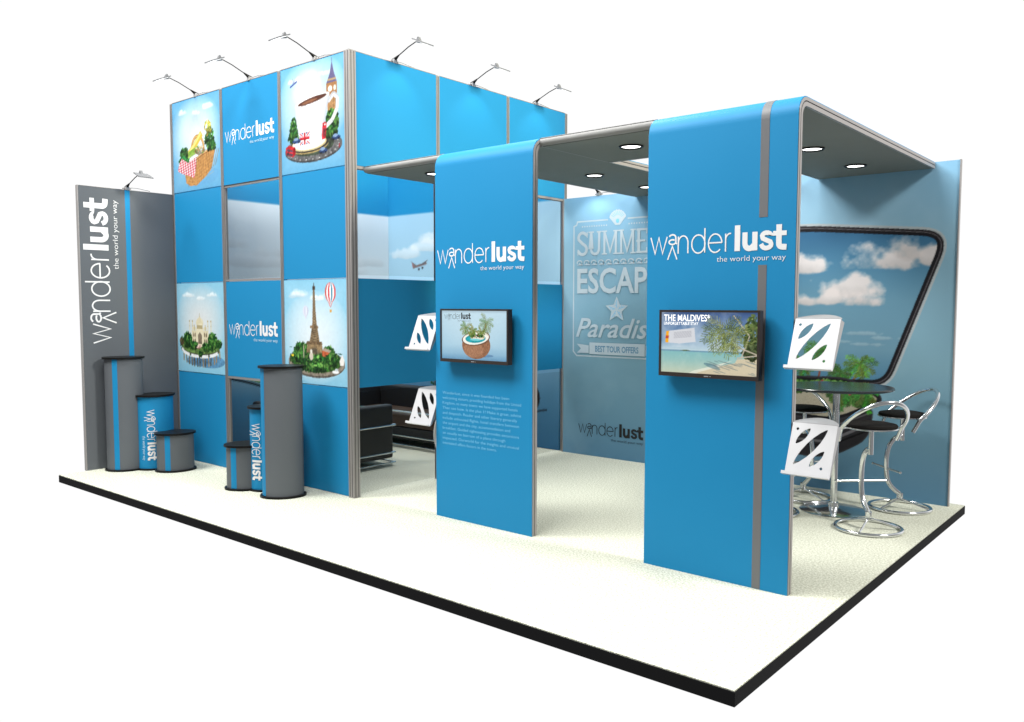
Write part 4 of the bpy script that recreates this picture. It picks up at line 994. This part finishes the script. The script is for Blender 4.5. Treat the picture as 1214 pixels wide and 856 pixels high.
# ================================================================== sofas inside the booth
def sofa(x0, x1, y0, y1, flip, label):
    """flip False: faces +y (back at y0)"""
    t = thing('leather_sofa', ((x0+x1)/2, (y0+y1)/2, 0), label, 'sofa', 'black cube sofas inside the booth')
    aw = .15; yb0, yb1 = (y0+.02, y0+.20) if not flip else (y1-.20, y1-.02); ys0, ys1 = (yb1+.004, y1-.01) if not flip else (y0+.01, yb0-.004)
    b = MB(); b.box(x0+aw, yb0, .30, x1-aw, yb1, .69, M['leather']); b.build('backrest', t, .025, 3)
    n = 2; wd = (x1-x0-2*aw)/n
    for k in range(n):
        b = MB(); b.box(x0+aw+wd*k+.004, ys0, .26, x0+aw+wd*(k+1)-.004, ys1, .42, M['brown']); b.build('seat_cushion', t, .025, 3)
    b = MB(); b.box(x0+aw, y0+.03, .10, x1-aw, y1-.03, .255, M['leather']); b.build('seat_base', t, .02)
    for xa, xb in ((x0, x0+aw-.004), (x1-aw+.004, x1)):
        b = MB(); b.box(xa+.012, y0+.012, .085, xb-.012, y1-.012, .675, M['leather']); b.build('armrest', t, .028, 3)
    f = MB()
    for z in (.04, .15, .45):
        r = .011
        for x in (x0, x1): f.tube([(x, y0, z), (x, y1, z)], r, M['chrome'], 8)
        for y in (y0, y1): f.tube([(x0, y, z), (x1, y, z)], r, M['chrome'], 8)
    for x in (x0, x1):
        for y in (y0, y1): f.tube([(x, y+(.05 if y == y0 else -.05), 0), (x, y+(.05 if y == y0 else -.05), .04)], .010, M['chrome'], 8)
    f.build('tubular_frame', t)
sofa(-6.62, -5.19, 1.72, 2.60, False, 'black sofa with its back to the front panels, its arm seen at the corner post')
sofa(-7.15, -5.25, 3.40, 4.15, True, 'black sofa with brown seat cushions against the far wall of the booth')

# ================================================================== light
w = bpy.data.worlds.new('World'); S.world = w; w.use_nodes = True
# invented surround: white behind the stand, darkened on the camera's side for shading contrast
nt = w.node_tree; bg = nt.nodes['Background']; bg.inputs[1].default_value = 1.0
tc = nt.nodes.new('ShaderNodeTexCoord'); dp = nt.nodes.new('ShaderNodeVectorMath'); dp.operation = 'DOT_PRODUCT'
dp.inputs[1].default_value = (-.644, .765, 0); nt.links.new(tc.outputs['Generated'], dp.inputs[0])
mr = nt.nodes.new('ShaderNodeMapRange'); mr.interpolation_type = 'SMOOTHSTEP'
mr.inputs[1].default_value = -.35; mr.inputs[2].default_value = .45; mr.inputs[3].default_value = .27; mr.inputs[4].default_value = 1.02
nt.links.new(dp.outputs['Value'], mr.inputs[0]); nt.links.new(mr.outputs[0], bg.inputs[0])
def area(name, loc, target, size, power, col=(1, 1, 1), spread=None):
    l = bpy.data.lights.new(name, 'AREA'); l.shape = 'DISK'; l.size = size; l.energy = power; l.color = col
    o = bpy.data.objects.new(name, l); COL.objects.link(o); o.location = loc
    o.rotation_euler = (Vector(target)-Vector(loc)).to_track_quat('-Z', 'Y').to_euler()
    if spread: l.spread = spread
    return o
def spot(name, loc, target, ang, power, blend=.6, size=.03):
    l = bpy.data.lights.new(name, 'SPOT'); l.spot_size = math.radians(ang); l.energy = power; l.spot_blend = blend; l.shadow_soft_size = size; l.color = (1, .98, .94)
    o = bpy.data.objects.new(name, l); COL.objects.link(o); o.location = loc
    o.rotation_euler = (Vector(target)-Vector(loc)).to_track_quat('-Z', 'Y').to_euler(); return o
area('key_lamp', (-6.6, -2.6, 8.4), (-3.6, 1.6, 1.6), 3.4, 980, (1, 1, .97))
area('overhead_lamp', (-2.4, -1.6, 7.6), (-2.4, -1.0, 0), 3.0, 480, (1, 1, .97))
area('booth_fill', (-5.2, 3.4, 9.0), (-6.2, 2.9, 0), 1.6, 330, (1, 1, .97))  # added fill, unseen; lifts the dark booth interior and its floor
area('side_lamp', (7.0, 2.4, 8.0), (-4.3, 3, 3.0), 2.0, 1350, (1, .985, .92))
spot('side_panel_fill', (6.0, 2.9, 6.4), (-4.34, 2.95, 3.55), 21, 4300, .5, .6).data.color = (1, .92, .55)  # unseen spot added to brighten only the booth's upper side panels
for x in (-6.93, -5.90, -4.83): spot('arm_lamp', (x, 1.338-.33, 4.10), (x, 1.36, 3.1), 90, 3)
for y in (1.86, 2.93, 3.97): spot('arm_lamp', (-4.34+.33, y, 4.10), (-4.36, y, 3.1), 90, 5)
spot('arm_lamp', (-7.468+.33, .80, 3.09), (-7.49, .80, 2.1), 90, 3)
for x in (-3.82, -1.80): spot('arm_lamp', (x, 4.49-.33, 3.10), (x, 4.5, 2.0), 110, 10)

# ================================================================== camera and output
cd = bpy.data.cameras.new('camera'); cam = bpy.data.objects.new('camera', cd); COL.objects.link(cam); S.camera = cam
cd.sensor_fit = 'HORIZONTAL'; cd.sensor_width = 36; cd.lens = 985.291/1214*36; cd.clip_end = 500; cd.clip_start = .05
yaw, pitch, roll = map(math.radians, (40.075, -3.906, .073))
fw = Vector((-math.sin(yaw)*math.cos(pitch), math.cos(yaw)*math.cos(pitch), math.sin(pitch)))
rt = Vector((math.cos(yaw), math.sin(yaw), 0)); up = rt.cross(fw)
r2 = rt*math.cos(roll)+up*math.sin(roll); u2 = -rt*math.sin(roll)+up*math.cos(roll)
cam.matrix_world = Matrix(((r2.x, u2.x, -fw.x, 1.594), (r2.y, u2.y, -fw.y, -3.481), (r2.z, u2.z, -fw.z, 1.765), (0, 0, 0, 1)))
S.view_settings.view_transform = 'Standard'; S.view_settings.look = 'None'; S.view_settings.exposure = 0; S.view_settings.gamma = 1
S.cycles.max_bounces = 8; S.cycles.transparent_max_bounces = 12
S.cycles.use_denoising = True
